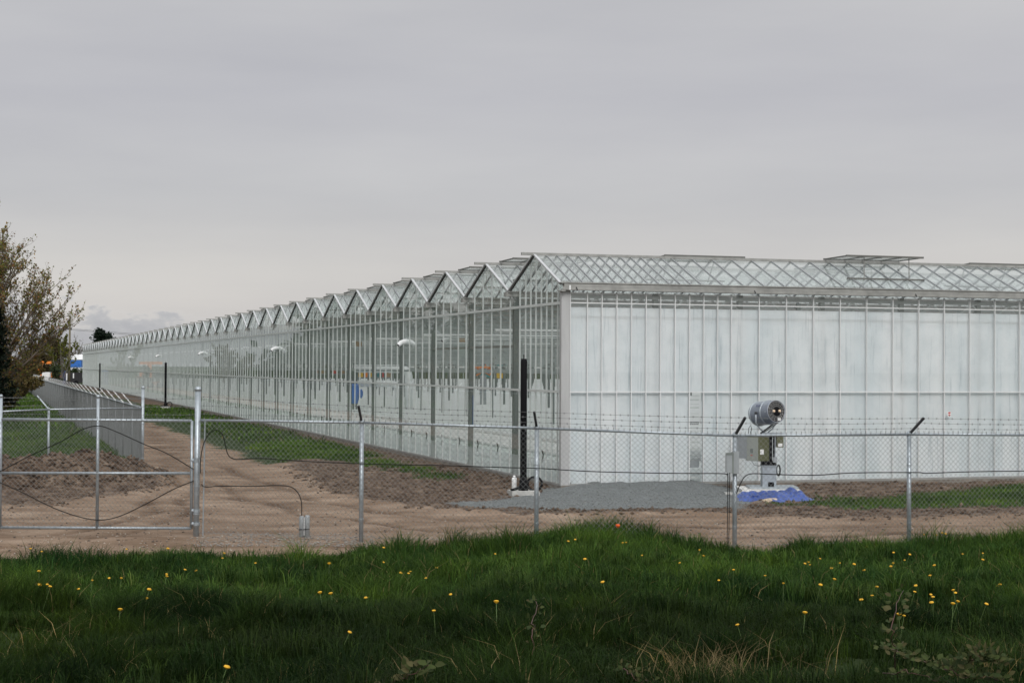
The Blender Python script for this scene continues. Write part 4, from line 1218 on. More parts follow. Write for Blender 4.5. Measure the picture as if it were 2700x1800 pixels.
m = MB(); m.obox(p + Vector((0, 0, -.06)) - dv * (-.06), dv * .055, du * .003, (0, 0, .055)); m.build('paper_label', M['label'], cab1)
m = MB(); m.box((.02, -.06, .56), (.075, .06, 1.12)); m.box((.1, -.03, .56), (.135, .03, 1.12)); m.build('motor_post', M['black'], SF)
MB().box((.13, -.05, .48), (.15, .05, 1.14)).build('support_strut', M['galv'], SF)
q = fz(763, 710); bx_ = MB().box((q.x - .075, -.09, q.z - .12), (q.x + .075, .09, q.z + .12)).build('junction_box', M['olive'], SF)
MB().box((q.x - .045, -.095, q.z - .10), (q.x + .05, -.0905, q.z - .03)).build('paper_label', M['label'], bx_)
q = fz(690, 935); MB().box((q.x - .04, -.20, q.z - .06), (q.x + .04, -.14, q.z + .06)).build('valve_box', M['gray'], SF)
m = MB()
for a_ in range(4): m.tube([Vector((.205 + .045 * math.cos(t) * (1 - .1 * a_), -.12 + a_ * .012, .36 + (.125 - .01 * a_) * math.sin(t))) for t in np.linspace(0, 6.28, 16)], .009, 5)
m.build('hose_coil', M['cable'], SF, True)
m = MB(); z_ = fz(665, 600).z
m.box((-.16, -.13, z_ - .03), (.31, .13, z_ + .01)); m.build('deck_plate', M['galv'], SF)
# yoke
fc = fz(693, 315, -.32); bc_ = fz(500, 362, .30)
axis = (fc - bc_).normalized(); side = axis.cross(Vector((0, 0, 1))).normalized(); upv = side.cross(axis)
mid_ = bc_.lerp(fc, .48)
yk = MB()
for s in (-1, 1):
    pv = mid_ + side * s * .285
    yk.tube([pv + upv * .02, pv - Vector((0, 0, .22)), pv - side * s * .12 - Vector((0, 0, .36)), Vector((mid_.x, mid_.y, z_ + .02)) + side * s * .05], .016, 8)
yk.build('yoke', M['galv'], SF, True)
m = MB()
for s in (-1, 1): m.lathe(mid_ + side * s * .25, side * s, [(0, .03), (.06, .03), (.065, .015)], 10)
m.build('pivot_bolt', M['darkarm'], SF, True)
br = MB(); Lb = (fc - bc_).length
br.lathe(bc_, axis, [(-.10, .10), (-.06, .19), (0, .245), (.08, .262), (.30, .268), (Lb - .16, .262), (Lb - .04, .25), (Lb, .252), (Lb + .005, .235), (Lb - .03, .228), (Lb - .12, .222)], 32, True)
bar_ = br.build('barrel', M['fanblue'], SF, True)
MB().lathe(bc_ + axis * (Lb - .022), axis, [(0, .231), (.002, .2311)], 28).build('barrel_inside', M['black'], bar_)
gr = MB()
gc = fc + axis * .012
def ring(c, r_, t): return [c + side * r_ * math.cos(a) + upv * r_ * math.sin(a) for a in np.linspace(0, 2 * math.pi, 29)]
for r_ in (.118, .162, .205, .243): gr.tube(ring(gc, r_, 0), .0027, 5, False)
for i in range(16):
    a = 2 * math.pi * i / 16; d = side * math.cos(a) + upv * math.sin(a)
    gr.tube([gc + d * .118, gc + d * .245], .0021, 5)
gr.build('grille', M['grillew'], SF)
for t_ in (.06, Lb * .62): MB().lathe(bc_ + axis * t_, axis, [(0, .258), (.0, .276), (.03, .276), (.03, .258)], 32, False).build('barrel_band', M['galv'], bar_, True)
m = MB()
for q in range(10):
    a_ = 6.283 * q / 10; d = side * math.cos(a_) + upv * math.sin(a_)
    m.lathe(bc_ + axis * (Lb - .07) + d * .25, d, [(0, .012), (.018, .012)], 6)
m.build('rim_bolts', M['galv'], bar_)
m = MB(); m.lathe(fc - axis * .018, axis, [(0, .11), (.014, .112), (.018, .085), (.02, .05)], 20); m.build('hub', M['black'], SF, True)
for s in (-1, 1):
    c_ = fc + side * s * .078 + upv * .005
    m = MB(); m.lathe(c_, axis, [(-.02, .03), (.02, .034), (.03, .026), (.034, .010)], 12); m.build('nozzle', M['brass'], SF, True)
m = MB(); m.obox(fc - side * -.0 * .1 + upv * -.17 + side * .06 * -1 - axis * .0 + axis * .004, side * .04, upv * .035, axis * .003); m.build('paper_tag', M['label'], SF)
m = MB()
for s in (-.05, -.02, .03): m.tube([mid_ - side * .28 + Vector((s + .04, -.02, .0)), mid_ - side * .29 + Vector((s + .02, -.02, -.2)), fz(530 + s * 400, 600, -.05)], .010, 5)
m.tube([fz(370, 610, .1), fz(375, 540, .1), fz(400, 500, .1), fz(412, 540, .1), fz(400, 610, .1)], .007, 5)
m.build('hose', M['cable'], SF, True)
m = MB(); m.tube([fz(395, 950, -.1), fz(430, 1005, -.12), fz(500, 1018, -.12), fz(540, 990, -.1)], .006, 5); m.build('lead', M['cable'], SF, True)
# lettering on the barrel
tcu = bpy.data.curves.new('lettering', 'FONT'); tcu.body = 'EC8-2'; tcu.size = .075; tcu.extrude = .001
_tmp = bpy.data.objects.new('lettering_curve', tcu); COL.objects.link(_tmp); bpy.context.view_layer.update()
_me = bpy.data.meshes.new_from_object(_tmp.evaluated_get(bpy.context.evaluated_depsgraph_get())); bpy.data.objects.remove(_tmp)
_me.materials.clear(); _me.materials.append(M['ink'])
lt = bpy.data.objects.new('lettering', _me); COL.objects.link(lt); lt.parent = bar_
nrm = (Vector((-.25, -1, .28)) - axis * Vector((-.25, -1, .28)).dot(axis)).normalized()
bx3 = axis; by3 = nrm.cross(bx3).normalized()
org = bc_ + axis * (Lb * .42) + nrm * .272 - by3 * .02 + by3 * .09
lt.matrix_local = Matrix(((bx3.x, by3.x, nrm.x, org.x), (bx3.y, by3.y, nrm.y, org.y), (bx3.z, by3.z, nrm.z, org.z), (0, 0, 0, 1)))

# ------------------------------------------------------------------ blue tarp
TP = ground_pt(1782, 1153)
nx, ny = 90, 60
gx, gy = np.meshgrid(np.linspace(-1, 1, nx), np.linspace(-1, 1, ny))
wx = gx * .86 + (fbm(gx * 2 + 3, gy * 2, 41) - .5) * .12 * np.abs(gy)
wy = gy * .78 * (1.0 + .25 * np.sin(gx * 3 + 1)) + (fbm(gx * 2.4, gy * 2, 43) - .5) * .35 + gx * .12
rr = np.maximum(np.abs(gx), np.abs(gy))
prof = sstep(1.0, .62, rr)
fold = np.abs(fbm(gx * 4.0 + gy * 1.5, gy * 2.4, 45, 5) - .5) * 2
z = prof * (.02 + .06 * fbm(gx * 1.4 + 2, gy * 1.4, 47, 2) + .075 * np.exp(-((gx - .62) / .22) ** 2)) + fold ** .7 * .10 * (.3 + prof) + .012
tv = np.concatenate([np.stack([wx, wy, z], -1).reshape(-1, 3), np.stack([wx, wy, z * 0 - .12], -1).reshape(-1, 3)])
idx = np.arange(nx * ny).reshape(ny, nx)
q1 = np.stack([idx[:-1, :-1], idx[:-1, 1:], idx[1:, 1:], idx[1:, :-1]], -1).reshape(-1, 4)
q2 = q1[:, ::-1] + nx * ny
rim_ = []
bd = list(idx[0, :]) + list(idx[1:, -1]) + list(idx[-1, ::-1][1:]) + list(idx[::-1, 0][1:-1])
for a, b in zip(bd, bd[1:] + bd[:1]): rim_.append((b, a, a + nx * ny, b + nx * ny))
to = arrays_obj('tarp', tv, np.concatenate([q1, q2, np.array(rim_)]), M['tarp'], smooth=True)
to.location = (TP.x + .03, TP.y + .80, gz(TP.x, TP.y + .8))
tag(to, 'crumpled blue tarp lying on the ground in front of the spray fan', 'tarp')
so = MB().lathe((0, 0, 0), (0, 0, 1), [(-.03, .30), (.02, .22), (.05, .08), (.055, .02)], 14).build('sand_pile', M['sand'], to, True)
so.location = (-.1, -.74, .03); so.scale = (1, .5, 1)

# ------------------------------------------------------------------ trees
def leaf_quads(P, size, rng, tints, ups=0.4):
    n = len(P)
    a = rng.normal(0, 1, (n, 3)); a /= np.linalg.norm(a, axis=1)[:, None]
    b = rng.normal(0, 1, (n, 3)); b -= a * (a * b).sum(1)[:, None]; b /= np.linalg.norm(b, axis=1)[:, None]
    s = size * rng.uniform(.6, 1.3, n)[:, None]
    v = np.stack([P - a * s * .5, P + b * s * .28, P + a * s * .6, P - b * s * .28], 1)
    f = (np.arange(n) * 4)[:, None] + np.arange(4)[None]
    t = np.array(tints); k = rng.integers(0, len(t), n)
    col = t[k] * rng.uniform(.7, 1.25, n)[:, None]
    return v.reshape(-1, 3), f, np.repeat(col, 4, 0)

def branching_tree(name, base, lab, stems, height, spread, leaves, lsize, tints, seed, bark, group=None, dens=1.0, upright=1.0, side_bias=None):
    rng = np.random.default_rng(seed); rnd = random.Random(seed)
    root = empty(name, base, 0, lab, 'tree', group)
    tr = MB(); tw = MB(); LP = []
    for s in range(stems):
        az = 2 * math.pi * s / stems + rnd.uniform(-.3, .3)
        el = rnd.uniform(.0, 1.0) ** .6
        if side_bias is not None and rnd.random() < .35: az = side_bias + rnd.uniform(-.6, .6)
        out = el * spread; top = height * (1 - .42 * el ** 2.0) * rnd.uniform(.85, 1.0)
        pts = []
        for i in range(9):
            t = i / 8
            pts.append(Vector((math.cos(az) * out * t ** (1.0) + rnd.uniform(-.1, .1) * t * height * .1, math.sin(az) * out * t + rnd.uniform(-.1, .1) * t * height * .1, top * (t ** .92) * upright + .0)))
        r0 = height * .011 * rnd.uniform(.8, 1.2)
        tr.tube(pts, 0, 6, False, [r0 * (1 - .85 * i / 8) for i in range(9)])
        nsec = int(15 * dens)
        for j in range(nsec):
            t = rnd.uniform(.18, .97); i = min(int(t * 8), 7); p = pts[i].lerp(pts[i + 1], t * 8 - i)
            d = (pts[i + 1] - pts[i]).normalized()
            a2 = rnd.uniform(0, 6.28); o = d.orthogonal().normalized(); o = Matrix.Rotation(a2, 3, d) @ o
            dd = (d * 1.0 + o * rnd.uniform(.45, .9) + Vector((0, 0, .12))).normalized()
            ln = height * rnd.uniform(.13, .26) * (1.1 - .5 * t)
            sp_pts = [p]
            for q in range(4):
                dd = (dd + Vector((rnd.uniform(-.2, .2), rnd.uniform(-.2, .2), rnd.uniform(-.05, .22)))).normalized()
                sp_pts.append(sp_pts[-1] + dd * ln / 4)
            tw.tube(sp_pts, 0, 4, False, [.016, .012, .010, .007, .004])
            for q in range(int(7 * dens)):
                tt = rnd.uniform(.15, 1); ii = min(int(tt * 4), 3); pp_ = sp_pts[ii].lerp(sp_pts[ii + 1], tt * 4 - ii)
                d2 = (dd + Vector((rnd.uniform(-.8, .8), rnd.uniform(-.8, .8), rnd.uniform(-.3, .7)))).normalized()
                l2 = ln * rnd.uniform(.2, .5)
                mid = pp_ + d2 * l2 * .5; e = pp_ + (d2 + Vector((0, 0, .2))).normalized() * l2
                tw.tube([pp_, mid, e], 0, 3, False, [.007, .0055, .003])
                for w_ in range(leaves):
                    f_ = rnd.uniform(.2, 1.05); LP.append(pp_.lerp(e, f_) + Vector((rnd.gauss(0, .04), rnd.gauss(0, .04), rnd.gauss(0, .04))))
    tr.build('trunk', bark, root, True)
    tw.build('branch', bark, root)
    if leaves and LP:
        v, f, c = leaf_quads(np.array(LP), lsize, rng, tints)
        arrays_obj('crown', v, f, M['leaf'], c, parent=root)
    return root

tb = at(-80, 840, 72)
branching_tree('budding_tree', (tb.x, 72, 0.1), 'tall budding tree with sparse reddish brown leaves at the left edge', 54, 9.0, 4.35, 5, .105,
               [(.20, .11, .035), (.24, .15, .04), (.15, .14, .035), (.20, .10, .045), (.14, .15, .035), (.16, .17, .04), (.12, .13, .03)], 5, M['bark'], dens=1.35)
tb2 = at(-5, 840, 84)
branching_tree('brown_shrub', (tb2.x, 84, 0.1), 'dense low olive brown shrub under the budding tree', 16, 3.4, 2.3, 7, .13,
               [(.13, .09, .04), (.14, .11, .035), (.10, .09, .035)], 8, M['bark'], dens=1.1)
tb3 = at(62, 840, 150)
branching_tree('brown_shrub', (tb3.x, 150, 0.1), 'olive brown bushy tree left of the utility pole, beyond the fence', 16, 4.9, 2.2, 8, .20,
               [(.11, .085, .04), (.10, .09, .03), (.12, .09, .03)], 9, M['bark'], dens=.9)
tb4 = at(140, 840, 205)
branching_tree('yellow_green_tree', (tb4.x, 205, 0.1), 'small yellow green tree in fresh leaf beside the utility pole', 7, 7.0, 2.4, 9, .26,
               [(.14, .15, .02), (.11, .12, .02), (.09, .10, .03)], 12, M['bark2'], dens=.6)

def blob_tree(name, base, lab, height, width, tints, seed, nclump=60, per=60, lsize=.35, trunk_h=.25, shape='round', group=None, cat='tree'):
    rng = np.random.default_rng(seed)
    root = empty(name, base, 0, lab, cat, group)
    MB().tube([(0, 0, -.3), (.05, 0, height * .4), (0, .05, height * .85)], 0, 7, True, [height * .022, height * .016, height * .005]).build('trunk', M['bark'], root, True)
    P = []
    for c in range(nclump):
        t = rng.uniform(0, 1)
        if shape == 'cone':
            zc = height * (.12 + .86 * t); r_ = width * (1 - t) ** .8 + .05 * width
        else:
            zc = height * (trunk_h + (1 - trunk_h) * t * .95); r_ = width * math.sqrt(max(.05, 1 - (2 * t - .9) ** 2))
        a = rng.uniform(0, 6.28); rad = r_ * math.sqrt(rng.uniform(.1, 1))
        cx, cy = math.cos(a) * rad, math.sin(a) * rad
        s = width * rng.uniform(.10, .24)
        q = rng.normal(0, 1, (per, 3)) * np.array([s, s, s * (.45 if shape == 'cone' else .75)])
        q[:, 2] -= (np.abs(q[:, 0]) + np.abs(q[:, 1])) * (.3 if shape == 'cone' else 0)
        P.append(q + np.array([cx, cy, zc]))
    P = np.concatenate(P)
    v, f, c = leaf_quads(P, lsize, rng, tints)
    arrays_obj('crown', v, f, M['leaf'], c, parent=root)
    return root

DK = [(.012, .022, .014), (.018, .03, .018), (.010, .018, .012)]
p = at(-22, 840, 62); blob_tree('dark_conifer', (p.x, 62, 0.1), 'almost black conifer cut off by the left edge of the photo', 5.0, .85, [(.006, .010, .006), (.008, .013, .008)], 31, 80, 70, .16, shape='cone')
p = at(228, 840, 330); blob_tree('dark_conifer', (p.x, 330, 0), 'dark conifer above the greenhouse end, left and taller of the pair', 10.0, 2.6, DK, 32, 80, 70, .5, shape='cone')
p = at(247, 840, 335); blob_tree('dark_conifer', (p.x, 335, 0), 'dark conifer above the greenhouse end, right one of the pair', 9.3, 3.2, DK, 33, 70, 60, .5, shape='cone')
p = at(262, 840, 338); blob_tree('spreading_bush', (p.x, 338, 0), 'dark low bush top just right of the two dark conifers', 6.9, 2.6, DK, 34, 40, 50, .45)
p = at(172, 840, 340); branching_tree('bare_tree', (p.x, 340, 0), 'pale bare grey tree far behind, right of the utility pole', 9, 8.8, 3.4, 1, .22, [(.15, .14, .12)], 41, M['bark2'], dens=.7)
p = at(184, 840, 345); branching_tree('bare_tree', (p.x, 345, 0), 'pale bare greenish tree touching the far end of the greenhouse roof', 7, 7.2, 2.2, 3, .25, [(.14, .14, .08)], 42, M['bark2'], dens=.7)
p = at(112, 840, 300); blob_tree('olive_tree_clump', (p.x, 300, 0), 'olive brown far tree clump left of the utility pole', 7.3, 4.4, [(.065, .052, .025), (.055, .05, .022), (.075, .055, .03)], 43, 80, 70, .5)
p = at(135, 838, 190); blob_tree('green_shrub', (p.x - .3, 190, 0), 'grey green shrub in front of the white shed', 2.7, .7, [(.035, .05, .025), (.05, .065, .03)], 44, 40, 50, .28, .1, cat='shrub')
# far woods beyond the field, seen chiefly mirrored in the glass wall
rng = np.random.default_rng(77); P = []
for i in range(420):
    az = R(rng.uniform(-66, -19.5)); d = rng.uniform(150, 200)
    h = rng.uniform(5, 12.5) * (.8 + .4 * math.sin(i)); c = np.array([math.sin(az) * d, math.cos(az) * d, 0])
    q = rng.normal(0, 1, (70, 3)) * np.array([2.6, 2.6, h * .28]); q[:, 2] += h * .5
    P.append(q + c)
P = np.concatenate(P); P[:, 2] = np.maximum(P[:, 2], 0)
v, f, c = leaf_quads(P, 1.5, rng, [(.04, .06, .025), (.05, .055, .025), (.03, .05, .02)])
tag(arrays_obj('distant_woods', v, f, M['leaf'], c), kind='stuff')

# ------------------------------------------------------------------ far yard
p = at(159, 840, 228)
up = empty('utility_pole', (p.x, 228, 0), 0, 'tall weathered wooden utility pole past the end of the side fence', 'utility pole')
zt = at(159, 724, 228).z
MB().tube([(0, 0, -.5), (.05, 0, zt)], 0, 10, True, [.17, .12]).build('shaft', M['wood'], up, True)
zi = at(159, 755, 228).z
MB().box((-.28, -.06, zi - .12), (.32, .06, zi + .05)).build('bracket', M['darkarm'], up)
m = MB(); m.lathe((-.22, 0, zi + .05), (0, 0, 1), [(0, .05), (.16, .06), (.2, .03)], 8); m.lathe((.26, 0, zi + .05), (0, 0, 1), [(0, .05), (.16, .06), (.2, .03)], 8); m.build('insulator', M['gray'], up)
m = MB()
for dz, far_ in ((0, (60, 90, -1.2)), (-.15, (60, 90, -1.5))):
    m.tube([Vector((.1, 0, zi + dz)).lerp(Vector((.1 + far_[0], far_[1], zi + dz + far_[2])), t) - Vector((0, 0, 4 * t * (1 - t) * .8)) for t in np.linspace(0, 1, 12)], .018, 4)
m.build('overhead_line', M['cable'], up)

def two(px0, py0, px1, py1, Y):
    a = at(px0, py0, Y); b = at(px1, py1, Y); return a, b
a, b = two(112, 813, 225, 868, 300)
sh = empty('white_shed', ((a.x + b.x) / 2, 303, 0), 0, 'long white shed beyond the far end of the greenhouse', 'shed')
w = (b.x - a.x) / 2
MB().box((-w, -3, 0), (w, 3, a.z - .9)).build('wall', M['shedw'], sh)
m = MB(); m.add([(-w - .2, -3.3, a.z - .9), (w + .2, -3.3, a.z - .9), (w + .2, 0, a.z), (-w - .2, 0, a.z), (-w - .2, 3.3, a.z - .9), (w + .2, 3.3, a.z - .9), (-w - .2, -3.3, a.z - 1), (w + .2, -3.3, a.z - 1), (w + .2, 3.3, a.z - 1), (-w - .2, 3.3, a.z - 1)],
                [(0, 1, 2, 3), (3, 2, 5, 4), (6, 7, 1, 0), (9, 4, 5, 8), (0, 3, 4, 9, 6), (1, 7, 8, 5, 2), (6, 9, 8, 7)]); m.build('roof', M['white'], sh)
m = MB()
x = -w + .3
while x < w: m.box((x, -3.05, .3), (x + .22, -3.0, a.z - 1.2)); x += .75
m.build('wall_slats', M['gray'], sh)
a, b = two(164, 827, 190, 843, 270)
ct = empty('blue_container', ((a.x + b.x) / 2, 270, 0), 0, 'blue container raised on a trailer in front of the white shed', 'container')
w = (b.x - a.x) / 2
MB().box((-w, -1.1, b.z), (w, 1.1, a.z)).build('body', M['blue'], ct)
m = MB()
for i in range(12): m.box((-w + i * w / 6, -1.13, b.z + .1), (-w + i * w / 6 + .06, -1.1, a.z - .1))
m.build('ribs', M['blue'], ct)
m = MB(); m.box((-w, -1, b.z - .2), (w, 1, b.z)); m.box((-w + .2, -1, 0), (-w + .5, 1, b.z - .2)); m.box((w - .5, -1, 0), (w - .2, 1, b.z - .2)); m.build('trailer_bed', M['white'], ct)
p = at(178, 850, 262); blob_tree('hedge', (p.x, 262, 0), 'dark green hedge under the blue container', 2.2, 1.9, [(.02, .035, .012), (.03, .045, .015)], 45, 60, 60, .25, .0, cat='hedge')
a, b = two(138, 849, 150, 872, 225)
tl = empty('portable_toilet', ((a.x + b.x) / 2, 225, 0), 0, 'blue portable toilet cabin left of the utility pole', 'cabin')
w = (b.x - a.x) / 2
MB().box((-w, -w, 0), (w, w, a.z - .22)).build('cabin', plain('navy_plastic', (.015, .03, .10), .5), tl)
m = MB(); m.add([(-w, -w, a.z - .22), (w, -w, a.z - .22), (w, w, a.z - .22), (-w, w, a.z - .22), (-w * .6, -w * .6, a.z), (w * .6, -w * .6, a.z), (w * .6, w * .6, a.z), (-w * .6, w * .6, a.z)],
                [(0, 1, 5, 4), (1, 2, 6, 5), (2, 3, 7, 6), (3, 0, 4, 7), (4, 5, 6, 7)]); m.build('roof', M['blue'], tl)
MB().box((-w * .7, -w - .02, .1), (w * .7, -w, a.z - .4)).build('door', plain('navy_door', (.02, .04, .14), .5), tl)
a, b = two(151, 855, 187, 874, 236)
dk = empty('dark_trailer', ((a.x + b.x) / 2, 236, 0), 0, 'low black trailer with white panels between utility pole and greenhouse', 'trailer')
w = (b.x - a.x) / 2
MB().box((-w, -1, .25), (w, 1, a.z)).build('body', M['dark'], dk)
m = MB(); m.box((-w + .1, -1.03, .6), (-w + .5, -1.0, a.z - .1)); m.box((w * .15, -1.03, .9), (w * .3, -1, a.z - .1)); m.build('white_panel', M['white'], dk)
for s in (-1, 1):
    m = MB(); m.lathe((s * w * .6, -1.0, .3), (0, -1, 0), [(0, .3), (.12, .3)], 14); m.build('wheel', M['black'], dk)
a, b = two(62, 829, 117, 862, 200)
og = empty('orange_gantry', ((a.x + b.x) / 2, 200, 0), 0, 'orange T shaped gantry machine behind the side fence, under the trees', 'machine')
w = (b.x - a.x) / 2
MB().box((-w, -.25, a.z - .32), (w, .25, a.z)).build('crossbeam', M['orange'], og)
MB().box((-.05, -.2, 0), (.4, .2, a.z - .32)).build('mast', M['orange'], og)
MB().box((.5, -.5, .9), (w, .5, 1.9)).build('cab', M['white'], og)
m = MB(); m.box((-w * .7, -.7, .3), (w, .7, .8)); m.build('chassis', M['drum'], og)
for s in (-.6, .2, .8):
    MB().lathe((w * s, -.7, .35), (0, -1, 0), [(0, .36), (.2, .36)], 14).build('wheel', M['black'], og)
a, b = two(118, 855, 137, 868, 195)
dd_ = empty('cable_drum', ((a.x + b.x) / 2, 195, 0), 0, 'orange brown drum stack beside the orange gantry', 'drum')
w = (b.x - a.x) / 2
MB().lathe((-w * .45, 0, 0), (0, 0, 1), [(0, .32), (a.z * .95, .32), (a.z, .28)], 14).build('drum', M['orange'], dd_, True)
MB().lathe((w * .4, 0, 0), (0, 0, 1), [(0, .3), (a.z * .7, .3), (a.z * .74, .5), (a.z * .78, .5)], 14).build('reel', M['drum'], dd_, True)

# ------------------------------------------------------------------ dandelions and other plants in the bank
DL = [(0, q) for q in ((210, 172), (288, 192), (872, 175), (1157, 171), (1545, 203), (1533, 237), (1760, 271), (2268, 274), (268, 327), (1275, 317), (1352, 323), (752, 375), (836, 375), (636, 390), (272, 421), (326, 418), (345, 432), (1148, 347), (1150, 362), (538, 450), (1028, 453), (1010, 513), (828, 590), (2204, 474), (2278, 480), (1563, 987))]
DL += [(900, q) for q in ((292, 165), (292, 266), (410, 339), (476, 329), (463, 342), (582, 375), (656, 303), (1060, 208), (1678, 244), (1611, 109), (1563, 121), (1938, 132), (1962, 129), (2072, 218), (2331, 270), (1800, 402), (753, 487), (170, 510), (637, 599), (1068, 537), (57, 747))]
DL += [(1800, q) for q in ((116, 181), (145, 221), (350, 317), (568, 358), (249, 390), (694, 410), (843, 275), (866, 265), (877, 283), (948, 242), (1025, 307), (1083, 271), (1182, 279), (950, 421), (1046, 382), (1267, 160), (1453, 199), (1565, 212), (1529, 251), (1451, 272), (1250, 320), (1435, 294), (1734, 287), (1704, 357), (1338, 434), (1305, 495), (1230, 524), (1606, 427), (1599, 469), (1710, 488), (1724, 505), (1715, 543), (1863, 457), (1880, 476), (2068, 248), (2068, 203), (1928, 209), (2187, 419), (2170, 430), (1862, 550), (1896, 535), (2093, 553), (1490, 622), (1526, 634), (843, 612), (377, 696), (1747, 78), (1788, 63), (1812, 70), (1663, 75))]
spots = sorted([((x0 + zx / 2.613) * .8711, (1380 + zy / 2.613) * .8711) for x0, (zx, zy) in DL])
ORD = ['first', 'second', 'third', 'fourth', 'fifth', 'sixth', 'seventh', 'eighth', 'ninth', 'tenth', 'eleventh', 'twelfth', 'thirteenth', 'fourteenth', 'fifteenth']
NUM = ['', 'one', 'two', 'three', 'four', 'five', 'six', 'seven', 'eight', 'nine', 'ten', 'eleven', 'twelve', 'thirteen', 'fourteen', 'fifteen']
COLS = [(0, 224, 'below the left half of the gate'), (224, 452, 'below the right half of the gate'), (452, 831, 'right of the gate post'), (831, 1233, 'between first and second fence posts'),
        (1233, 1688, 'between second and third fence posts'), (1688, 1900, 'below the blue tarp'), (1900, 2088, 'left of the rightmost post'), (2088, 2220, 'beside the rightmost fence post'), (2220, 2400, 'near the right edge')]
ROWS = [(0, 1300, 'at the grass edge'), (1300, 1360, 'in the upper grass'), (1360, 2000, 'in the lower grass')]
cell = {}
for s in spots:
    c = next(i for i, (a, b, _) in enumerate(COLS) if a <= s[0] < b); r_ = next(i for i, (a, b, _) in enumerate(ROWS) if a <= s[1] < b)
    cell.setdefault((c, r_), []).append(s)
proto_d = None
for (c, r_), lst in sorted(cell.items()):
    for i, (px, py) in enumerate(lst):
        where = f'{ROWS[r_][2]} {COLS[c][2]}'
        if len(lst) == 1: lab = f'only yellow dandelion {where}'
        elif i == 0: lab = f'leftmost yellow dandelion {where}'
        elif i == len(lst) - 1: lab = f'rightmost yellow dandelion {where}'
        else: lab = f'{ORD[i]} of {NUM[len(lst)]} yellow dandelions {where}'
        hh = .235 + .05 * math.sin(px)
        p = tpt(px, py, hh)
        if proto_d is None:
            e = empty('dandelion', (0, 0, 0), 0, lab, 'dandelion', 'dandelions in the grass bank')
            fl = MB().lathe((0, 0, 0), (0, 0, 1), [(-.012, .004), (-.006, .013), (.002, .021), (.009, .017), (.012, .006)], 10).build('flower_head', M['petal'], e)
            stm = MB().tube([(0, 0, -.01), (.004, .003, -.15), (0, 0, -.34)], .0022, 4).build('stem', M['stem'], e)
            proto_d = (e, fl, stm)
        else:
            e = proto_d[0].copy(); COL.objects.link(e); dup(proto_d[1], e); dup(proto_d[2], e)
        e.location = p; e.rotation_euler = (random.uniform(-.35, .35), random.uniform(-.35, .35), random.uniform(0, 6)); k = random.uniform(.6, 1.05); e.scale = (k, k, k)
        e['label'] = lab
p = at(1419, 1208, 25.4)
pf = empty('orange_flower', p, 0, 'single orange red flower on the tall grass tuft by the fence', 'flower')
MB().lathe((0, 0, 0), (0, 0, 1), [(-.03, .006), (-.01, .022), (.015, .035), (.03, .03), (.02, .01)], 9).build('flower_head', M['poppy'], pf, True)
MB().tube([(0, 0, -.02), (.01, 0, -.25), (0, 0, -.6)], .003, 4).build('stem', M['stem'], pf)

def bramble(pts, lab, Yn, leafn=6, seed=1, tints=((.05, .068, .022), (.065, .08, .028), (.04, .058, .022), (.085, .08, .035)), lsize=.036):
    rng = np.random.default_rng(seed)
    P = [tpt(px, py, up) for px, py, up in pts]
    root = empty('bramble_cane', P[0], 0, lab, 'bramble', 'bramble canes in the foreground grass')
    Q = []
    for a, b in zip(P[:-1], P[1:]):
        for t in np.linspace(0, 1, 5)[:-1]: Q.append(a.lerp(b, t) + Vector(rng.normal(0, .008, 3)))
    Q.append(P[-1]); Q = [q - P[0] for q in Q]
    MB().tube(Q, 0, 6, True, [.004 - .0024 * i / len(Q) for i in range(len(Q))]).build('stem', M['cane'], root, True)
    pts_ = []
    V_, F_, C_ = [], [], []
    off = 0
    for i, q in enumerate(Q):
        for k in range(leafn):
            d = Vector(rng.normal(0, 1, 3)); d.z = abs(d.z) * .5; d.normalize()
            c = q + d * rng.uniform(.01, .06)
            tcol = np.array(tints[rng.integers(len(tints))]) * rng.uniform(.7, 1.2)
            side_ = d.orthogonal().normalized(); L_ = lsize * rng.uniform(.6, 1.2)
            n_ = d.cross(side_)
            # toothed oval leaf folded on its midrib
            vs = [c - d * L_ * .1, c + side_ * L_ * .36 + d * L_ * .25 + n_ * L_ * .14, c + side_ * L_ * .30 + d * L_ * .62 + n_ * L_ * .1, c + d * L_, c - side_ * L_ * .30 + d * L_ * .62 + n_ * L_ * .1, c - side_ * L_ * .36 + d * L_ * .25 + n_ * L_ * .14]
            V_ += [tuple(x_) for x_ in vs]; F_ += [(off, off + 1, off + 2, off + 3), (off, off + 3, off + 4, off + 5)]; C_ += [tcol] * 6; off += 6
    arrays_obj('foliage', np.array(V_), np.array(F_), M['leaf'], np.array(C_), parent=root)
    return root
def zr(x0, zx, zy, up): return ((x0 + zx / 2.613) * .8711, (1380 + zy / 2.613) * .8711, up)
bramble([zr(900, 1340, 1090, .05), zr(900, 1318, 920, .2), zr(900, 1312, 800, .3), zr(900, 1335, 680, .38), zr(900, 1350, 560, .42), zr(900, 1345, 520, .44)], 'upright reddish bramble cane with pale leaves at bottom centre', 0, 2, 3)
bramble([zr(1800, 1480, 1090, .05), zr(1800, 1455, 900, .25), zr(1800, 1440, 740, .4), zr(1800, 1460, 590, .5), zr(1800, 1520, 460, .55)], 'tallest upright bramble cane at bottom right, with red stem', 0, 3, 4)
bramble([zr(1800, 1390, 850, .15), zr(1800, 1550, 905, .25), zr(1800, 1700, 955, .28), zr(1800, 1830, 1005, .28), zr(1800, 2000, 1050, .25), zr(1800, 2180, 1080, .2)], 'leafy bramble cane arching low to the right at bottom right', 0, 11, 5)
bramble([zr(1800, 1340, 1050, .1), zr(1800, 1500, 1018, .2), zr(1800, 1620, 1035, .22), zr(1800, 1760, 1085, .2)], 'lowest thin bramble cane at bottom right, red and nearly bare', 0, 2, 6)
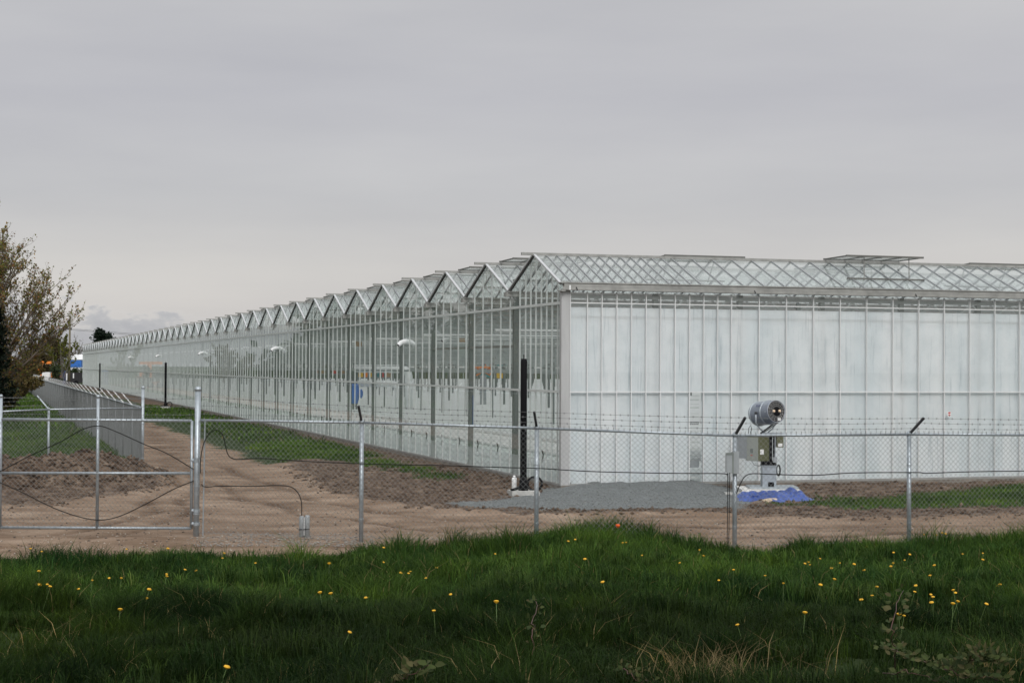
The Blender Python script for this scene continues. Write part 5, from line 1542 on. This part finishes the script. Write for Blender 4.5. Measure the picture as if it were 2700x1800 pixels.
bramble([zr(1800, 1860, 1000, .25), zr(1800, 1960, 940, .32), zr(1800, 2060, 900, .35), zr(1800, 2150, 935, .32), zr(1800, 2190, 960, .3)], 'leafy bramble cane end rising at the far bottom right', 0, 9, 7)
bramble([zr(900, 350, 1085, .08), zr(900, 440, 1060, .16), zr(900, 520, 1025, .2), zr(900, 600, 975, .24)], 'short red bramble cane with broad leaves left of bottom centre', 0, 3, 8, lsize=.05)
bramble([zr(900, 1880, 1000, .1), zr(900, 1950, 1010, .16), zr(900, 2010, 1060, .18), zr(900, 2120, 1085, .15)], 'small pale-leaved bramble sprig right of bottom centre', 0, 2, 9)

# stones and litter on the track: individual larger stones near the gate post
stn = None
rs = random.Random(5)
STP = [(462 + rs.uniform(-30, 360), 1238 + rs.uniform(-6, 14)) for _ in range(150)]
m = MB(); rng = np.random.default_rng(9)
for px, py in STP + [(rs.uniform(0, 1700), rs.uniform(1000, 1268)) for _ in range(900)] + [(rs.uniform(450, 860), rs.uniform(1225, 1255)) for _ in range(1500)]:
    p = ground_pt(px, py); s = rs.uniform(.006, .022) * (1.2 if rs.random() < .1 else .8)
    p.z = gz(p.x, p.y)
    pts = [p + Vector((dx * s * rs.uniform(.7, 1.3), dy * s * rs.uniform(.7, 1.3), dz * s * rs.uniform(.5, 1.0))) for dx, dy, dz in ((1, 0, .3), (0, 1, .3), (-1, 0, .3), (0, -1, .3), (0, 0, 1), (0, 0, -.6))]
    m.add(pts, [(0, 1, 4), (1, 2, 4), (2, 3, 4), (3, 0, 4), (1, 0, 5), (2, 1, 5), (3, 2, 5), (0, 3, 5)])
def scatter_stones(name, px0, px1, py0, py1, n, s0, s1, mat, seed, test):
    rng = np.random.default_rng(seed)
    P = np.array([tuple(ground_pt(a_, b_)[:2]) for a_, b_ in zip(rng.uniform(px0, px1, n), rng.uniform(py0, py1, n))])
    keep = test(P[:, 0], P[:, 1], rng); P = P[keep]; n = len(P)
    s_ = s0 + (s1 - s0) * rng.uniform(0, 1, n) ** 2.2
    z = hgt(P[:, 0], P[:, 1]) + s_ * .2
    d = np.array([(1, 0, .2), (0, 1, .2), (-1, 0, .2), (0, -1, .2), (.1, .1, 1), (0, 0, -.9)], float)
    v_ = d[None] * s_[:, None, None] * rng.uniform(.6, 1.3, (n, 6, 1)) + rng.normal(0, .15, (n, 6, 3)) * s_[:, None, None]
    v_[..., 2] *= .75; v_ += np.concatenate([P, z[:, None]], 1)[:, None]
    f0 = np.array([(0, 1, 4), (1, 2, 4), (2, 3, 4), (3, 0, 4), (1, 0, 5), (2, 1, 5), (3, 2, 5), (0, 3, 5)])
    return tag(arrays_obj(name, v_.reshape(-1, 3), ((np.arange(n) * 6)[:, None, None] + f0[None]).reshape(-1, 3), mat), kind='stuff')
scatter_stones('gravel_stones', 1000, 1770, 1094, 1186, 16000, .006, .020, plain('grey_stone', (.20, .212, .207), .85, 0, .6, 17), 61, lambda x, y, r: poly_sd(x, y, GRAVEL) > r.uniform(-.45, .15, len(x)))
_rd = lambda x, y, r: (regions(x, y)[1] > .05) & (regions(x, y)[0] < 0)
scatter_stones('pale_pebbles', -50, 2400, 960, 1285, 7000, .006, .022, plain('pale_pebble', (.36, .32, .27), .85, 0, .35, 13), 62, _rd)
scatter_stones('dark_pebbles', -50, 2400, 960, 1285, 5000, .008, .026, plain('dark_pebble', (.10, .08, .065), .9, 0, .4, 13), 63, _rd)
tag(m.build('pebbles', plain('pebble', (.23, .215, .195), .85, 0, .5, 14)), kind='stuff')

# broken clods of earth on the dug soil
def clods(n, x0, x1, y0, y1, s0, s1, seed, on_berm=False):
    rng = np.random.default_rng(seed)
    x = rng.uniform(x0, x1, n); y = rng.uniform(y0, y1, n)
    edge, road, grav, lg, strip = regions(x, y)
    if on_berm:
        base = hgt(x, y, False); keep = (base > .10) & (edge < -1)
    else:
        keep = (road < .25) & (grav < .1) & (edge < -1) & (lg < 0) & (strip < .4) & (((x - CORNER.x) * V.x + (y - CORNER.y) * V.y < -.05) | ((x - CORNER.x) * U.x + (y - CORNER.y) * U.y < -.05))
        keep &= rng.uniform(0, 1, n) < np.clip(fbm(x * .9, y * .9, 401) * 3 - .8, .1, 1)
    x, y = x[keep], y[keep]; n = len(x)
    s = s0 + (s1 - s0) * rng.uniform(0, 1, n) ** 2.6
    z = hgt(x, y) + s * .15
    dirs = np.array([(1, 0, 0), (0, 1, 0), (-1, 0, 0), (0, -1, 0), (.2, .1, 1), (0, 0, -1)], float)
    vv = dirs[None] * s[:, None, None] * rng.uniform(.6, 1.3, (n, 6, 1)) + rng.normal(0, .18, (n, 6, 3)) * s[:, None, None]
    vv[..., 2] *= .7
    vv += np.stack([x, y, z], -1)[:, None]
    f0 = np.array([(0, 1, 4), (1, 2, 4), (2, 3, 4), (3, 0, 4), (1, 0, 5), (2, 1, 5), (3, 2, 5), (0, 3, 5)])
    ff_ = (np.arange(n) * 6)[:, None, None] + f0[None]
    return tag(arrays_obj('clods', vv.reshape(-1, 3), ff_.reshape(-1, 3), M['ground'], np.zeros((n * 6, 4)), attr='kinds'), kind='stuff')
clods(11000, -16, -6.5, 34, 41, .015, .10, 3, True)
clods(26000, -10, 15, 28, 46, .012, .065, 4)

# ------------------------------------------------------------------ light
SUN_EL, SUN_AZ = R(38), R(168)          # azimuth clockwise from +Y: behind the viewer, a little to the left
w_ = bpy.data.worlds.new('World'); S.world = w_; w_.use_nodes = True
nt = w_.node_tree; nt.nodes.clear()
out = N(nt, 'ShaderNodeOutputWorld'); bg = N(nt, 'ShaderNodeBackground'); bg.inputs['Strength'].default_value = 0.1
sky = N(nt, 'ShaderNodeTexSky'); sky.sky_type = 'NISHITA'; sky.sun_disc = False
sky.sun_elevation = SUN_EL; sky.sun_rotation = SUN_AZ
tc = N(nt, 'ShaderNodeTexCoord')
sep = N(nt, 'ShaderNodeSeparateXYZ'); L(nt, tc.outputs['Generated'], sep.inputs[0])
# overcast deck: darker grey in the middle, pale warm band near the horizon, brighter overhead
deck = ramp(nt, sep.outputs['Z'], [(0.0, (5.7, 5.65, 5.65)), (0.035, (6.3, 6.05, 5.9)), (0.06, (6.2, 6.0, 5.85)), (0.10, (5.45, 5.4, 5.5)), (0.16, (5.15, 5.1, 5.35)), (0.24, (5.7, 5.65, 5.7)), (0.45, (8.6, 8.7, 8.8)), (1.0, (10.5, 10.6, 10.7))])
mp = N(nt, 'ShaderNodeMapping'); mp.inputs['Scale'].default_value = (1.6, 1.6, 9.0); L(nt, tc.outputs['Generated'], mp.inputs['Vector'])
nz = N(nt, 'ShaderNodeTexNoise'); nz.inputs['Scale'].default_value = 1.5; nz.inputs['Detail'].default_value = 6; nz.inputs['Roughness'].default_value = .52
L(nt, mp.outputs[0], nz.inputs['Vector'])
cl = ramp(nt, nz.outputs['Fac'], [(0.3, (.90, .90, .92)), (0.7, (1.08, 1.075, 1.06))])
mu = N(nt, 'ShaderNodeMix', data_type='RGBA', blend_type='MULTIPLY'); mu.inputs[0].default_value = 1
L(nt, deck, mu.inputs[6]); L(nt, cl, mu.inputs[7])
# low cumulus bank near the horizon on the left
mp2 = N(nt, 'ShaderNodeMapping'); mp2.inputs['Scale'].default_value = (30, 30, 60); L(nt, tc.outputs['Generated'], mp2.inputs['Vector'])
n2 = N(nt, 'ShaderNodeTexNoise'); n2.inputs['Scale'].default_value = 1.0; n2.inputs['Detail'].default_value = 7; n2.inputs['Roughness'].default_value = .55
L(nt, mp2.outputs[0], n2.inputs['Vector'])
def math_(op, a, b=None, c=None):
    n = N(nt, 'ShaderNodeMath', operation=op)
    for i, v in enumerate((a, b, c)):
        if v is None: continue
        if isinstance(v, (int, float)): n.inputs[i].default_value = v
        else: L(nt, v, n.inputs[i])
    return n.outputs[0]
# height of the bank top follows the noise; only to the left
lim = math_('MULTIPLY_ADD', n2.outputs['Fac'], 0.075, -0.006)
dlt = math_('SUBTRACT', lim, sep.outputs['Z'])
mr = N(nt, 'ShaderNodeMapRange'); mr.inputs['From Min'].default_value = 0.0; mr.inputs['From Max'].default_value = 0.006; L(nt, dlt, mr.inputs['Value'])
az_ = N(nt, 'ShaderNodeMapRange'); az_.inputs['From Min'].default_value = -.135; az_.inputs['From Max'].default_value = -.185; L(nt, sep.outputs['X'], az_.inputs['Value'])
msk = math_('MULTIPLY', mr.outputs[0], az_.outputs[0]); msk = math_('MULTIPLY', msk, .95)
inner = N(nt, 'ShaderNodeMapRange'); inner.inputs['From Min'].default_value = 0.001; inner.inputs['From Max'].default_value = 0.011; L(nt, dlt, inner.inputs['Value'])
cc_ = ramp(nt, inner.outputs[0], [(0, (6.7, 6.5, 6.4)), (.45, (5.0, 5.0, 5.2)), (1, (4.4, 4.45, 4.75))])
m2 = N(nt, 'ShaderNodeMix', data_type='RGBA'); L(nt, msk, m2.inputs[0]); L(nt, mu.outputs[2], m2.inputs[6]); L(nt, cc_, m2.inputs[7])
# the veiled sun lights the deck behind the viewer
nrm_ = N(nt, 'ShaderNodeVectorMath', operation='DOT_PRODUCT'); L(nt, tc.outputs['Generated'], nrm_.inputs[0])
nrm_.inputs[1].default_value = (math.sin(SUN_AZ) * math.cos(SUN_EL), math.cos(SUN_AZ) * math.cos(SUN_EL), math.sin(SUN_EL))
gl_ = math_('POWER', math_('MAXIMUM', nrm_.outputs['Value'], 0.0), 3.0)
glow = math_('MULTIPLY_ADD', gl_, 0.9, 1.0)
sc3 = N(nt, 'ShaderNodeVectorMath', operation='SCALE'); L(nt, m2.outputs[2], sc3.inputs[0]); L(nt, glow, sc3.inputs['Scale'])
m3 = N(nt, 'ShaderNodeMix', data_type='RGBA'); m3.inputs[0].default_value = .94
L(nt, sky.outputs[0], m3.inputs[6]); L(nt, sc3.outputs[0], m3.inputs[7])
L(nt, m3.outputs[2], bg.inputs['Color']); L(nt, bg.outputs[0], out.inputs['Surface'])
sl = bpy.data.lights.new('sun', 'SUN'); sl.energy = 1.5; sl.angle = R(25); sl.color = (1.0, .97, .93)
so_ = bpy.data.objects.new('sun', sl); COL.objects.link(so_)
dvec = Vector((math.sin(SUN_AZ) * math.cos(SUN_EL), math.cos(SUN_AZ) * math.cos(SUN_EL), math.sin(SUN_EL)))
so_.rotation_euler = dvec.to_track_quat('Z', 'Y').to_euler()

S.view_settings.view_transform = 'Standard'
S.view_settings.look = 'None'
S.view_settings.exposure = 0.0
S.view_settings.gamma = 1.0
c = S.cycles
c.max_bounces = 10; c.diffuse_bounces = 4; c.glossy_bounces = 4; c.transmission_bounces = 6; c.transparent_max_bounces = 96
c.caustics_reflective = False; c.caustics_refractive = False
c.use_denoising = True
try:
    c.denoiser = 'OPENIMAGEDENOISE'; c.denoising_input_passes = 'RGB_ALBEDO_NORMAL'; c.denoising_prefilter = 'ACCURATE'
except Exception: pass
c.sample_clamp_indirect = 6
